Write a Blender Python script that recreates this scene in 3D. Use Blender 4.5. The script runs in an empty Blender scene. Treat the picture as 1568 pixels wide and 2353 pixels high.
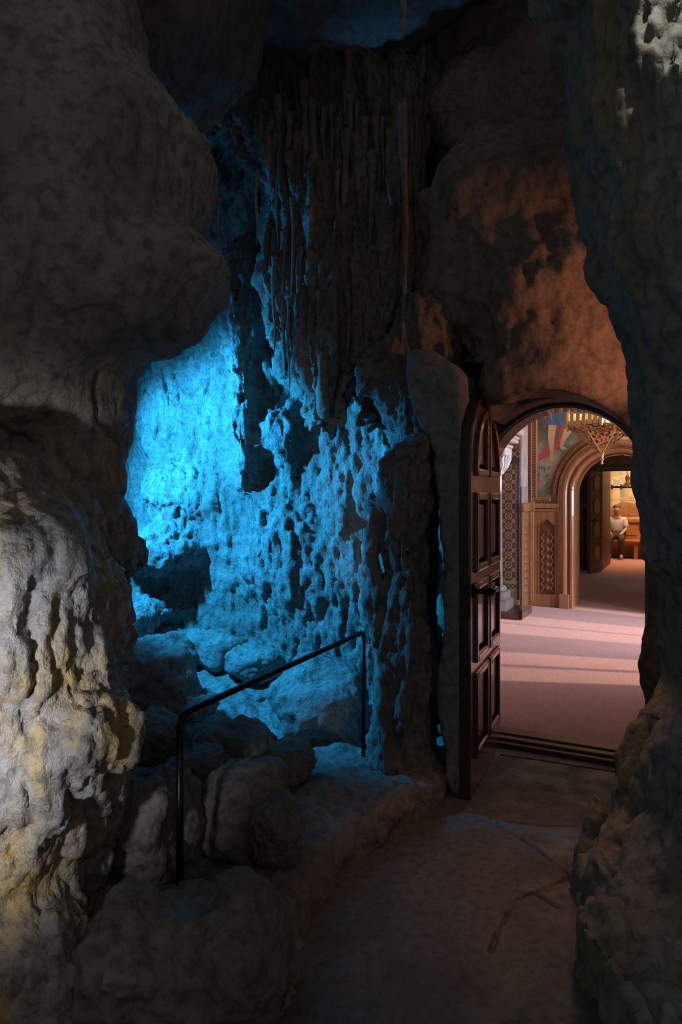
import bpy, bmesh, math, random
import numpy as np
import openvdb as vdb
from mathutils import Vector, Matrix

S = bpy.context.scene
COL = S.collection
R = math.radians

# ------------------------------------------------------------------ camera, world, lights, exposure
F, CX, HY, EYE = 1569.0, 784.0, 1140.0, 1.55      # focal length in pixels, centre column, horizon row, eye height
cam_data = bpy.data.cameras.new('camera')
cam_data.sensor_fit = 'VERTICAL'
cam_data.sensor_height = 36.0
cam_data.lens = 24.0
cam_data.shift_y = -36.5 / 2353.0
cam_data.clip_start = 0.02
cam = bpy.data.objects.new('camera', cam_data)
COL.objects.link(cam)
cam.location = (0, 0, EYE)
cam.rotation_euler = (R(90), 0, 0)
S.camera = cam
vs = S.view_settings
vs.view_transform = 'Standard'
vs.look = 'None'
vs.gamma = 1.0
vs.use_curve_mapping = False
vs.exposure = 0.0
S.cycles.max_bounces = 6
S.cycles.diffuse_bounces = 3
S.cycles.glossy_bounces = 3
S.cycles.sample_clamp_indirect = 3.0

world = bpy.data.worlds.new('cave_dusk')
S.world = world
world.use_nodes = True
bg = world.node_tree.nodes['Background']
bg.inputs[0].default_value = (0.95, 0.97, 1.0, 1)
bg.inputs[1].default_value = 0.095


def P(px, py, Y):
    return Vector(((px - CX) / F * Y, Y, EYE - (py - HY) / F * Y))


def light(name, kind, loc, target, energy, color, size=0.1, spot=None, blend=0.5, size_y=None):
    d = bpy.data.lights.new(name, kind)
    d.energy = energy
    d.color = color
    if kind == 'AREA':
        d.spread = R(120)
        d.size = size
        if size_y:
            d.shape = 'RECTANGLE'
            d.size_y = size_y
    else:
        d.shadow_soft_size = size
    if kind == 'SPOT':
        d.spot_size = R(spot)
        d.spot_blend = blend
    o = bpy.data.objects.new(name, d)
    COL.objects.link(o)
    o.location = loc
    if target is not None:
        o.rotation_euler = (Vector(target) - Vector(loc)).to_track_quat('-Z', 'Y').to_euler()
    return o


BLUE = (0.02, 0.42, 1.0)
light('blue_grotto_lamp', 'SPOT', (-1.70, 4.2, 2.05), (-0.72, 5.0, 1.5), 430, BLUE, 0.05, 118, 0.5)
light('blue_grotto_fill', 'POINT', (-1.35, 4.65, 2.3), None, 9, BLUE, 0.12)
light('blue_curtain_fill', 'SPOT', (-1.4, 4.38, 1.85), (-0.6, 4.42, 2.72), 100, BLUE, 0.04, 37, 0.7)  # added fill spot that brings out blue edges on the drips, no known lamp
light('white_floor_lamp', 'SPOT', (-0.98, 0.65, 1.0), (-1.27, 1.85, 1.0), 150, (0.82, 0.88, 1.0), 0.06, 75, 1.0)
light('warm_niche_lamp', 'SPOT', (1.85, 2.98, 2.15), (1.2, 3.9, 2.5), 22, (1.0, 0.36, 0.17), 0.08, 92, 0.9)
light('warm_path_lamp', 'SPOT', (1.15, 2.75, 1.5), (0.72, 2.75, 0.0), 16, (1.0, 0.48, 0.26), 0.1, 70, 1.0)
light('ceiling_spot', 'SPOT', (1.0, 1.84, 3.66), (1.07, 2.12, 3.27), 30, (1.0, 0.95, 0.86), 0.012, 22, 0.2)

# ------------------------------------------------------------------ numpy noise
_rng = np.random.RandomState(11)
_perm = np.concatenate([_rng.permutation(256)] * 3).astype(np.int32)
_grad = _rng.normal(size=(256, 3)).astype(np.float32)
_grad /= np.linalg.norm(_grad, axis=1)[:, None]


def perlin(p):
    out = np.empty(len(p), np.float32)
    for s in range(0, len(p), 150000):
        q = p[s:s + 150000]
        i = np.floor(q).astype(np.int32)
        f = (q - i).astype(np.float32)
        i &= 255
        w = f * f * f * (f * (f * 6 - 15) + 10)
        r = 0
        for dx in (0, 1):
            wx = w[:, 0] if dx else 1 - w[:, 0]
            hx = _perm[i[:, 0] + dx]
            for dy in (0, 1):
                wy = wx * (w[:, 1] if dy else 1 - w[:, 1])
                hy = _perm[hx + ((i[:, 1] + dy) & 255)]
                for dz in (0, 1):
                    g = _grad[_perm[hy + ((i[:, 2] + dz) & 255)]]
                    d = (f[:, 0] - dx) * g[:, 0] + (f[:, 1] - dy) * g[:, 1] + (f[:, 2] - dz) * g[:, 2]
                    r = r + wy * (w[:, 2] if dz else 1 - w[:, 2]) * d
        out[s:s + 150000] = r
    return out * 1.5


def fbm(V, fr, octv=4, seed=0, gain=0.5, ridge=False):
    fr = np.array(fr if hasattr(fr, '__len__') else (fr, fr, fr), np.float32)
    a, out = 1.0, 0
    p = V * fr + np.float32(seed * 17.31)
    for _ in range(octv):
        n = perlin(p)
        if ridge:
            n = 2.2 * np.abs(n) - 0.6      # rounded swellings parted by creases
        out = out + a * n
        a *= gain
        p = p * np.float32(2.03) + np.float32(5.7)
    return out


def crack(V, fr, width, seed=0):
    n = fbm(V, fr, 2, seed, 0.4)
    m = np.clip(fbm(V, 1.1, 1, seed + 3) * 2.5, 0, 1)
    return np.exp(-(n / width) ** 2) * m


# ------------------------------------------------------------------ signed-distance rock building
def poly2(pts, ax=(0, 2)):
    pts = np.array(pts, np.float32)

    def f(a, b):
        a, b = np.broadcast_arrays(a, b)
        d = np.full(a.shape, 1e9, np.float32)
        s = np.ones(a.shape, np.float32)
        n = len(pts)
        for i in range(n):
            p, q = pts[i], pts[i - 1]
            ex, ey = q - p
            wx, wy = a - p[0], b - p[1]
            t = np.clip((wx * ex + wy * ey) / (ex * ex + ey * ey + 1e-12), 0, 1)
            d = np.minimum(d, (wx - ex * t) ** 2 + (wy - ey * t) ** 2)
            c1, c2, c3 = b >= p[1], b < q[1], ex * wy > ey * wx
            s = np.where((c1 & c2 & c3) | (~c1 & ~c2 & ~c3), -s, s)
        return s * np.sqrt(d)
    return f


def on_plane(px, py, Y0, sx, X0, sz, Z0):
    k, m = (px - CX) / F, (py - HY) / F
    Y = (Y0 - sx * X0 + sz * (EYE - Z0)) / (1 - sx * k + sz * m)
    return (k * Y, EYE - m * Y)


def slab(px_pts, Y0, half, r, sx=0.0, X0=0.0, sz=0.0, Z0=0.0):
    """a thick rounded rock mass whose outline is seen at distance Y0 (leaning by sx, sz)"""
    # the rim that shows against what lies behind is the far one
    g = poly2([on_plane(a, b, Y0 + half - r, sx, X0, sz, Z0) for a, b in px_pts])

    def f(x, y, z):
        d2 = g(x, z) + r
        dy = np.abs(y - (Y0 + sx * (x - X0) + sz * (z - Z0))) - half + r
        return np.hypot(np.maximum(d2, 0), np.maximum(dy, 0)) + np.minimum(np.maximum(d2, dy), 0) - r
    return f


def ell(c, r):
    def f(x, y, z):
        a, b, c_ = (x - c[0]) / r[0], (y - c[1]) / r[1], (z - c[2]) / r[2]
        k0 = np.sqrt(a * a + b * b + c_ * c_)
        k1 = np.sqrt((a / r[0]) ** 2 + (b / r[1]) ** 2 + (c_ / r[2]) ** 2) + 1e-6
        return k0 * (k0 - 1) / k1
    return f


def smin(a, b, k):
    h = np.clip(0.5 + 0.5 * (b - a) / k, 0, 1)
    return b + (a - b) * h - k * h * (1 - h)


def join(fs, k):
    def f(x, y, z):
        d = fs[0](x, y, z)
        for g in fs[1:]:
            d = smin(d, g(x, y, z), k)
        return d
    return f


def normals(V, Q):
    n = np.cross(V[Q[:, 2]] - V[Q[:, 0]], V[Q[:, 3]] - V[Q[:, 1]]) if Q.shape[1] == 4 else \
        np.cross(V[Q[:, 1]] - V[Q[:, 0]], V[Q[:, 2]] - V[Q[:, 0]])
    out = np.zeros_like(V)
    for k in range(3):
        c = np.zeros(len(V))
        for j in range(Q.shape[1]):
            c += np.bincount(Q[:, j], n[:, k], len(V))
        out[:, k] = c
    return out / (np.linalg.norm(out, axis=1)[:, None] + 1e-9)


def raw_mesh(name, V, Q, smooth=True):
    me = bpy.data.meshes.new(name)
    n, k = Q.shape
    me.vertices.add(len(V))
    me.vertices.foreach_set('co', np.ascontiguousarray(V, np.float32).ravel())
    me.loops.add(n * k)
    me.loops.foreach_set('vertex_index', np.ascontiguousarray(Q, np.int32).ravel())
    me.polygons.add(n)
    me.polygons.foreach_set('loop_start', np.arange(0, n * k, k, dtype=np.int32))
    me.polygons.foreach_set('use_smooth', np.full(n, smooth))
    me.update(calc_edges=True)
    return me


def link(name, me, mat=None, parent=None, loc=None):
    o = bpy.data.objects.new(name, me)
    COL.objects.link(o)
    if mat:
        me.materials.append(mat)
    if parent is not None:
        o.parent = parent
    if loc is not None:
        o.location = loc
    return o


def tag(o, label, cat, group=None, kind=None):
    o['label'] = label
    o['category'] = cat
    if group:
        o['group'] = group
    if kind:
        o['kind'] = kind
    return o


def sdf_rock(name, lo, hi, h, f, disps, mat, at_base=False, parent=None):
    lo, hi = np.array(lo, np.float32), np.array(hi, np.float32)
    n = np.ceil((hi - lo) / h).astype(int) + 1
    x = (lo[0] + h * np.arange(n[0], dtype=np.float32))[:, None, None]
    y = (lo[1] + h * np.arange(n[1], dtype=np.float32))[None, :, None]
    z = (lo[2] + h * np.arange(n[2], dtype=np.float32))[None, None, :]
    d = np.array(np.broadcast_to(f(x, y, z), n), np.float32)
    for ax in range(3):
        for e in (0, -1):
            sl = [slice(None)] * 3
            sl[ax] = e
            d[tuple(sl)] = np.maximum(d[tuple(sl)], h * 0.5)
    d = np.clip(d, -4 * h, 4 * h)
    g = vdb.FloatGrid(float(4 * h))
    g.copyFromArray(d)
    p, t, q = g.convertToPolygons(isovalue=0.0)
    V = (lo + p * h).astype(np.float32)
    Q = q[:, ::-1].copy() if False else q
    c = V[Q].mean(1)
    for fn in disps:
        N = normals(V, Q)
        V = V + N * fn(V, N)[:, None].astype(np.float32)
    loc = None
    if at_base:
        loc = np.array(((V[:, 0].min() + V[:, 0].max()) / 2, (V[:, 1].min() + V[:, 1].max()) / 2, V[:, 2].min()))
        V = V - loc
    return link(name, raw_mesh(name, V, Q), mat, parent, loc)


def blob(name, c, r, mat, seed, amp=0.12, sub=6, power=2.6, fine=0.012, rot=0.0):
    bm = bmesh.new()
    bmesh.ops.create_icosphere(bm, subdivisions=sub, radius=1.0)
    V = np.array([v.co for v in bm.verts], np.float32)
    Q = np.array([[v.index for v in f.verts] for f in bm.faces], np.int32)
    bm.free()
    L = (np.abs(V) ** power).sum(1) ** (1 / power)
    V = V / L[:, None] * np.array(r, np.float32)
    if rot:
        ca, sa = math.cos(rot), math.sin(rot)
        V = np.stack([V[:, 0] * ca - V[:, 1] * sa, V[:, 0] * sa + V[:, 1] * ca, V[:, 2]], 1)
    m = float(np.mean(r))
    for a, fr, o, s in ((amp * m, 0.9 / m, 3, seed), (fine, 14, 3, seed + 1), (fine * 0.35, 55, 2, seed + 2)):
        V = V + normals(V, Q) * (a * fbm(V + np.float32(seed * 3.1), fr, o, s))[:, None]
    V = V.astype(np.float32)
    zb = V[:, 2].min()
    V[:, 2] -= zb
    return link(name, raw_mesh(name, V, Q), mat, None, (c[0], c[1], c[2] + zb))


def grid_mesh(X, Y, Z):
    nx, ny = X.shape
    V = np.stack([X.ravel(), Y.ravel(), Z.ravel()], 1).astype(np.float32)
    i = np.arange(nx * ny).reshape(nx, ny)
    Q = np.stack([i[:-1, :-1].ravel(), i[1:, :-1].ravel(), i[1:, 1:].ravel(), i[:-1, 1:].ravel()], 1)
    return V, Q


# ------------------------------------------------------------------ materials
def new_mat(name):
    m = bpy.data.materials.new(name)
    m.use_nodes = True
    nt = m.node_tree
    return m, nt, nt.nodes['Principled BSDF']


def N(nt, kind, **kw):
    n = nt.nodes.new(kind)
    for k, v in kw.items():
        if k.startswith('i_'):
            n.inputs[int(k[2:]) if k[2:].isdigit() else k[2:].replace('_', ' ')].default_value = v
        else:
            setattr(n, k, v)
    return n


def noise_node(nt, vec, scale, detail=5, rough=0.55, stretch=None):
    if stretch:
        mp = N(nt, 'ShaderNodeMapping')
        mp.inputs['Scale'].default_value = stretch
        nt.links.new(vec, mp.inputs[0])
        vec = mp.outputs[0]
    n = N(nt, 'ShaderNodeTexNoise')
    n.inputs['Scale'].default_value = scale
    n.inputs['Detail'].default_value = detail
    n.inputs['Roughness'].default_value = rough
    nt.links.new(vec, n.inputs['Vector'])
    return n.outputs['Fac']


def ramp(nt, fac, stops):
    r = N(nt, 'ShaderNodeValToRGB')
    e = r.color_ramp.elements
    while len(e) < len(stops):
        e.new(0.5)
    for x, (p, c) in zip(e, stops):
        x.position = p
        x.color = (*c, 1) if len(c) == 3 else c
    nt.links.new(fac, r.inputs[0])
    return r.outputs[0]


def mixc(nt, fac, a, b, mode='MIX'):
    m = N(nt, 'ShaderNodeMix', data_type='RGBA', blend_type=mode)
    for s, v in ((m.inputs[0], fac), (m.inputs[6], a), (m.inputs[7], b)):
        if isinstance(v, bpy.types.NodeSocket):
            nt.links.new(v, s)
        else:
            s.default_value = (*v, 1) if isinstance(v, tuple) and len(v) == 3 else v
    return m.outputs[2]


def mth(nt, op, a, b=None, c=None):
    m = N(nt, 'ShaderNodeMath', operation=op)
    for i, v in enumerate((a, b, c)):
        if v is None:
            continue
        if isinstance(v, bpy.types.NodeSocket):
            nt.links.new(v, m.inputs[i])
        else:
            m.inputs[i].default_value = v
    return m.outputs[0]


def rock_mat(name, dark, lite, stain=None, stain_amt=0.5, rough=(0.75, 0.95), bump=0.5, streak=(5, 5, 1.2), scale=1.0, dist=0.02,
             low_stain=None, wet_low=False, stain_at=0.43):
    m, nt, b = new_mat(name)
    tc = N(nt, 'ShaderNodeNewGeometry').outputs['Position']
    big = noise_node(nt, tc, 1.6 * scale, 6, 0.6)
    col = ramp(nt, big, [(0.32, dark), (0.68, lite)])
    if stain:
        st = noise_node(nt, tc, 1.0 * scale, 5, 0.6, streak)
        fac = mth(nt, 'MULTIPLY', ramp(nt, st, [(stain_at, (0, 0, 0)), (stain_at + 0.18, (1, 1, 1))]), stain_amt)
        if low_stain:
            sep = N(nt, 'ShaderNodeSeparateXYZ')
            nt.links.new(tc, sep.inputs[0])
            hgt = N(nt, 'ShaderNodeMapRange', clamp=True)
            nt.links.new(mth(nt, 'ADD', sep.outputs[2], mth(nt, 'MULTIPLY', big, 0.9)), hgt.inputs[0])
            for i, v in enumerate(low_stain):
                hgt.inputs[i + 1].default_value = v
            fac = mth(nt, 'MULTIPLY', fac, hgt.outputs[0])
        col = mixc(nt, fac, col, stain)
    fine = noise_node(nt, tc, 22 * scale, 6, 0.65)
    col = mixc(nt, mth(nt, 'MULTIPLY', ramp(nt, fine, [(0.38, (1, 1, 1)), (0.54, (0, 0, 0))]), 0.6), col,
               tuple(0.45 * v for v in dark))
    nt.links.new(col, b.inputs['Base Color'])
    rg = N(nt, 'ShaderNodeMapRange')
    nt.links.new(noise_node(nt, tc, 5 * scale, 4), rg.inputs[0])
    rg.inputs[1].default_value, rg.inputs[2].default_value = 0.35, 0.65
    rg.inputs[3].default_value, rg.inputs[4].default_value = rough
    if wet_low:
        nt.links.new(mth(nt, 'SUBTRACT', 0.85, mth(nt, 'MULTIPLY', hgt.outputs[0], mth(nt, 'SUBTRACT', 0.85, rg.outputs[0]))),
                     b.inputs['Roughness'])
    else:
        nt.links.new(rg.outputs[0], b.inputs['Roughness'])
    b.inputs['Specular IOR Level'].default_value = 0.5
    h1 = noise_node(nt, tc, 9 * scale, 9, 0.62, (1, 1, 0.55))
    h2 = noise_node(nt, tc, 60 * scale, 4, 0.6)
    h = mth(nt, 'ADD', h1, mth(nt, 'MULTIPLY', h2, 0.22))
    bp = N(nt, 'ShaderNodeBump')
    bp.inputs['Strength'].default_value = bump
    bp.inputs['Distance'].default_value = dist
    nt.links.new(h, bp.inputs['Height'])
    nt.links.new(bp.outputs[0], b.inputs['Normal'])
    return m


def plain(name, col, rough=0.5, metal=0.0, var=0.0, scale=8, spec=0.5, coat=0.0):
    m, nt, b = new_mat(name)
    tc = N(nt, 'ShaderNodeTexCoord').outputs['Object']
    n = noise_node(nt, tc, scale, 4)
    v = max(var, 0.04)
    c = ramp(nt, n, [(0.3, tuple(x * (1 - v) for x in col)), (0.7, tuple(min(1, x * (1 + v)) for x in col))])
    nt.links.new(c, b.inputs['Base Color'])
    b.inputs['Roughness'].default_value = rough
    b.inputs['Metallic'].default_value = metal
    b.inputs['Specular IOR Level'].default_value = spec
    b.inputs['Coat Weight'].default_value = coat
    return m


def wood(name, a, c, rough=0.4, stretch=(30, 30, 2), coat=0.0):
    m, nt, b = new_mat(name)
    tc = N(nt, 'ShaderNodeTexCoord').outputs['Object']
    n = noise_node(nt, tc, 1.0, 6, 0.6, stretch)
    nt.links.new(ramp(nt, n, [(0.3, a), (0.7, c)]), b.inputs['Base Color'])
    b.inputs['Roughness'].default_value = rough
    b.inputs['Coat Weight'].default_value = coat
    bp = N(nt, 'ShaderNodeBump')
    bp.inputs['Strength'].default_value = 0.08
    bp.inputs['Distance'].default_value = 0.003
    nt.links.new(n, bp.inputs['Height'])
    nt.links.new(bp.outputs[0], b.inputs['Normal'])
    return m


M = {}
M['rock_left'] = rock_mat('wet_limestone', (0.17, 0.15, 0.135), (0.38, 0.35, 0.33), (0.42, 0.27, 0.08), 0.85, (0.15, 0.42), 1.0,
                          (6.0, 6.0, 2.2), 1.0, 0.035, low_stain=(2.6, 1.9, 0.0, 1.0), wet_low=True, stain_at=0.44)
M['rock_grey'] = rock_mat('grey_rock', (0.13, 0.112, 0.098), (0.25, 0.22, 0.195), (0.18, 0.12, 0.075), 0.4, bump=0.9, dist=0.025)
M['rock_back'] = rock_mat('pale_grotto_rock', (0.22, 0.21, 0.19), (0.42, 0.40, 0.37), (0.20, 0.20, 0.15), 0.4, bump=1.0, scale=1.5, dist=0.04)
M['rock_curtain'] = rock_mat('flowstone', (0.15, 0.135, 0.11), (0.27, 0.24, 0.21), (0.12, 0.09, 0.05), 0.4, bump=0.8, streak=(9, 9, 0.8))
M['rock_door'] = rock_mat('brown_rock', (0.19, 0.14, 0.11), (0.31, 0.24, 0.20), (0.13, 0.12, 0.11), 0.45, bump=0.6)
M['rock_right'] = rock_mat('mossy_rock', (0.16, 0.16, 0.145), (0.30, 0.295, 0.265), (0.20, 0.16, 0.06), 0.6, bump=0.8, streak=(5, 5, 1.0))
M['clad'] = rock_mat('grey_cladding', (0.20, 0.19, 0.18), (0.33, 0.32, 0.31), (0.18, 0.16, 0.14), 0.4, bump=0.5)
M['ceiling'] = rock_mat('dark_rock', (0.10, 0.09, 0.08), (0.17, 0.15, 0.135), (0.09, 0.07, 0.05), 0.4, bump=0.6)
M['floor'] = rock_mat('concrete_floor', (0.115, 0.11, 0.102), (0.165, 0.155, 0.145), (0.08, 0.075, 0.07), 0.5, (0.5, 0.8), 0.25, (2, 2, 2), 1.3, 0.008)

# ------------------------------------------------------------------ structure: cave
def dz(V, N):
    return np.zeros(len(V))


# left rock mass: overhanging boulder on a wet flowstone pier
over = slab([(-700, -500), (270, -500), (305, 0), (330, 90), (352, 178), (383, 240), (454, 315), (472, 346), (475, 418), (482, 500),
             (463, 540), (470, 570), (510, 617), (536, 655), (492, 709), (474, 730), (440, 780), (408, 793), (375, 816), (331, 831),
             (275, 890), (235, 950), (140, 1015), (60, 1060), (-700, 1120)], 2.45, 0.42, 0.34, sx=0.12, X0=-1.0, sz=0.0)
pier_front = slab([(-700, 1040), (-100, 1020), (30, 1030), (120, 1045), (165, 1090), (205, 1150), (222, 1230), (240, 1300), (262, 1350),
                   (272, 1420), (268, 1560), (300, 1640), (318, 1700), (322, 1760), (310, 1800), (285, 1850), (262, 1905), (240, 1950),
                   (215, 2060), (160, 2170), (120, 2290), (60, 2500), (-700, 2500)], 2.12, 0.34, 0.28)
pier_back = slab([(-300, 800), (331, 815), (322, 900), (314, 980), (302, 1080), (290, 1140), (297, 1200), (308, 1280), (292, 1340),
                  (278, 1390), (286, 1450), (290, 1500), (278, 1600), (300, 1700), (290, 1900), (-300, 1950)], 2.62, 0.3, 0.24)
knob = ell(P(215, 1700, 1.98), (0.15, 0.17, 0.17))
hump = ell(P(40, 1280, 1.95), (0.2, 0.2, 0.2))
foot = ell(P(120, 2250, 1.92), (0.2, 0.2, 0.24))
left_f = join([over, pier_front, pier_back, knob, hump, foot], 0.07)


def left_low(V):
    return np.clip((1.75 - V[:, 2]) / 0.5, 0, 1)


sdf = sdf_rock('wall_left', (-2.2, 1.4, -0.12), (-0.2, 3.2, 4.2), 0.012, left_f, [
    lambda V, N: 0.08 * fbm(V, 1.7, 3, 1) + 0.0,
    lambda V, N: (0.008 + 0.014 * left_low(V)) * fbm(V, (13, 13, 3.2), 3, 2, ridge=True) - 0.006 * left_low(V),
    lambda V, N: -0.03 * crack(V, (2.2, 2.2, 1.2), 0.035, 4),
    lambda V, N: 0.007 * left_low(V) * fbm(V, (30, 30, 9), 3, 7, ridge=True),
    lambda V, N: (0.004 + 0.008 * left_low(V)) * fbm(V, (26, 26, 13), 3, 5),
], M['rock_left'])
tag(sdf, 'left cave wall, smooth grey overhang above a wet yellowish flowstone pier', 'cave wall', kind='structure')

# slab hanging behind the left overhang
o = sdf_rock('ceiling', (-2.0, 2.7, 2.2), (0.1, 4.4, 5.2), 0.02,
             slab([(0, -400), (640, -400), (616, 20), (604, 100), (572, 165), (548, 235), (512, 268), (470, 312), (430, 330), (200, 300)],
                  3.4, 0.4, 0.22, sx=0.35, X0=-0.6), [
    lambda V, N: 0.07 * fbm(V, 1.8, 3, 21), lambda V, N: 0.012 * fbm(V, 8, 4, 22) - 0.02 * crack(V, (2.5, 2.5, 1.3), 0.03, 24)], M['ceiling'])
tag(o, 'dark brown rock slab hanging from the roof behind the big left overhang', 'cave ceiling', kind='structure')

# dark roof over the middle
o = sdf_rock('ceiling', (-2.6, 3.0, 3.4), (3.2, 6.6, 5.9), 0.03,
             join([slab([(520, -600), (1700, -600), (1500, 60), (1230, 120), (1120, 90), (1030, 150), (960, 170), (880, 150), (790, 165),
                         (700, 155), (640, 125), (590, 110), (560, 60)], 4.0, 0.75, 0.3),
                   ell((-0.9, 5.2, 5.2), (1.6, 1.3, 0.5))], 0.1), [
    lambda V, N: 0.16 * fbm(V, 1.3, 3, 31), lambda V, N: 0.03 * fbm(V, 5, 4, 32), lambda V, N: 0.008 * fbm(V, 18, 3, 33)], M['ceiling'])
tag(o, 'dark rough rock roof above the hanging flowstone curtain', 'cave ceiling', kind='structure')

# the blue chamber: a hollow in the rock
def chamber(x, y, z):
    v = (x - 1.0) * 0.454 + (y - 4.29) * 0.891
    u = (x - 1.0) * 0.891 - (y - 4.29) * 0.454
    bx = np.maximum(np.maximum(np.abs(x + 1.2) - 2.3, 3.2 + np.clip((x + 1.3) * 1.5, 0, 1.15) - y), np.abs(z - 2.6) - 3.0)
    bx = np.maximum(np.maximum(bx, v - 0.16), u + 0.42)
    cav = ell((-1.0, 4.1, 1.9), (1.55, 2.2, 3.3))(x, y, z)
    cav = smin(cav, ell((-0.25, 4.1, 1.6), (0.7, 1.0, 2.6))(x, y, z), 0.2)
    cav = -smin(-cav, -(v + 0.16), 0.1)
    d = np.maximum(bx, -cav)
    for px, py, off, r in ((390, 930, 0.12, (0.34, 0.36, 0.5)), (440, 1130, 0.12, (0.45, 0.4, 0.36)), (380, 1260, -0.05, (0.38, 0.45, 0.26)),
                           (565, 1010, -0.05, (0.16, 0.3, 0.5)), (650, 1000, 0.0, (0.2, 0.25, 0.3)), (690, 1250, 0.15, (0.45, 0.35, 0.7)),
                           (330, 1400, -0.15, (0.34, 0.35, 0.16)), (555, 720, -0.1, (0.18, 0.3, 0.55)), (800, 1150, 0.2, (0.3, 0.3, 0.7))):
        k = (px - CX) / F
        Y = (4.29 * 0.891 + 0.454 - 0.1 + off) / (0.891 + 0.454 * k)
        d = smin(d, ell(P(px, py, Y), r)(x, y, z), 0.08)
    return np.maximum(d, v - 0.16)


o = sdf_rock('wall_back', (-3.55, 3.15, -0.4), (1.1, 6.8, 5.6), 0.019, chamber, [
    lambda V, N: 0.07 * fbm(V, (2.4, 2.4, 1.2), 3, 41) - 0.04,
    lambda V, N: 0.032 * fbm(V, (10, 10, 2.4), 3, 42, ridge=True) - 0.015,
    lambda V, N: 0.022 * fbm(V, (22, 22, 8), 3, 43),
    lambda V, N: -0.05 * np.clip(fbm(V, (13, 13, 7), 2, 45) - 0.3, 0, 1)], M['rock_back'])
tag(o, 'pitted rock back wall of the grotto lit bright blue', 'cave wall', kind='structure')

# flowstone curtain between the chamber and the door wall
cur = slab([(476, 300), (520, 262), (560, 190), (600, 120), (700, 130), (980, 150), (1000, 260), (975, 330), (968, 420), (975, 560),
            (965, 700), (935, 790), (905, 860), (880, 960), (850, 985), (812, 900), (790, 980), (745, 1000), (710, 975), (680, 900),
            (650, 870), (610, 760), (590, 650), (600, 560), (612, 480), (590, 420), (540, 380), (500, 372), (478, 350)], 4.35, 0.3, 0.2,
           sx=-0.25, X0=0.0, sz=0.10, Z0=2.5)
o = sdf_rock('wall_middle', (-1.3, 3.3, 1.7), (0.95, 5.2, 4.6), 0.014, cur, [
    lambda V, N: 0.07 * fbm(V, (3, 3, 0.8), 2, 51),
    lambda V, N: 0.07 * fbm(V, (9, 9, 0.9), 3, 52, ridge=True) - 0.04,
    lambda V, N: 0.02 * fbm(V, (26, 26, 3), 3, 53),
    lambda V, N: 0.006 * fbm(V, 40, 2, 54)], M['rock_curtain'])
tag(o, 'dark flowstone curtain of long drips edged with blue light', 'cave wall', kind='structure')

# shoulder above the pier, pier of flowstone by the handrail
shoulder = slab([(803, 870), (820, 835), (860, 805), (890, 770), (905, 720), (960, 690), (1035, 705), (1050, 800), (1040, 1000), (1000, 1080),
                 (905, 1060), (880, 990), (850, 930), (815, 925)], 4.05, 0.28, 0.16)
pillar = slab([(895, 1030), (950, 990), (968, 1005), (978, 1060), (982, 1150), (972, 1230), (976, 1330), (970, 1400), (980, 1480), (982, 1600),
               (992, 1700), (998, 1770), (990, 1825), (975, 1850), (800, 1850), (840, 1740), (850, 1600), (862, 1480), (875, 1400),
               (882, 1310), (876, 1250), (866, 1200), (856, 1120), (870, 1060)], 3.72, 0.30, 0.2)
strand = slab([(845, 1150), (868, 1180), (866, 1250), (872, 1330), (876, 1400), (870, 1460), (856, 1480), (850, 1400), (843, 1300), (844, 1200)],
              3.7, 0.09, 0.03)
o = sdf_rock('wall_middle', (-0.2, 3.2, -0.1), (0.9, 4.6, 2.9), 0.012, join([shoulder, pillar, strand], 0.05), [
    lambda V, N: 0.035 * fbm(V, (3, 3, 1.6), 3, 61),
    lambda V, N: 0.035 * fbm(V, (10, 10, 3), 3, 62, ridge=True) - 0.015,
    lambda V, N: 0.008 * fbm(V, (30, 30, 14), 3, 63)], M['rock_grey'])
tag(o, 'knobbly grey flowstone pier standing between the handrail and the door', 'cave pillar', kind='structure')

# wall around the door, turned 27 degrees
CA, SA = math.cos(R(27)), math.sin(R(27))
UX, VX = Vector((CA, -SA, 0)), Vector((SA, CA, 0))
H = Vector((1.0, 4.29, 0.0))
DC, SPR, DR = 0.375, 1.622, 0.465


def doorwall(x, y, z):
    u = (x - H.x) * UX.x + (y - H.y) * UX.y
    v = (x - H.x) * VX.x + (y - H.y) * VX.y
    base = slab([(950, 120), (1000, -300), (1700, -300), (1700, 2400), (1000, 2400), (1000, 900), (1040, 830), (1038, 720), (985, 690), (1003, 600),
                 (1034, 540), (1022, 480), (990, 430), (968, 360), (985, 270)], 4.3, 0.30, 0.16, sx=-0.51, X0=1.0)(x, y, z)
    for px, py, Y, r in ((1180, 560, 3.95, (0.55, 0.30, 0.75)), (1290, 690, 3.75, (0.4, 0.25, 0.5)), (1310, 440, 3.75, (0.22, 0.22, 0.22)),
                         (1130, 260, 4.2, (0.4, 0.3, 0.45)), (1330, 880, 3.7, (0.5, 0.16, 0.2)), (1120, 880, 3.95, (0.18, 0.14, 0.25))):
        base = smin(base, ell(P(px, py, Y), r)(x, y, z), 0.08)
    bul = ell(P(990, 560, 4.2), (0.18, 0.22, 0.42))(x, y, z)
    base = smin(base, bul, 0.03)
    hole = np.where(z < SPR, np.abs(u - DC) - DR - 0.02, np.hypot(u - DC, z - SPR) - DR - 0.02)
    hole = np.maximum(hole, np.abs(v) - 2.0)
    # the rebate cut for the leaf keeps the rock clear of the hinge side
    reb = np.maximum(np.maximum(np.abs(u + 0.3) - 0.34, z - 2.30), np.abs(v + 1.0) - 0.93)
    return np.maximum(np.maximum(base, -hole), -reb)


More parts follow.
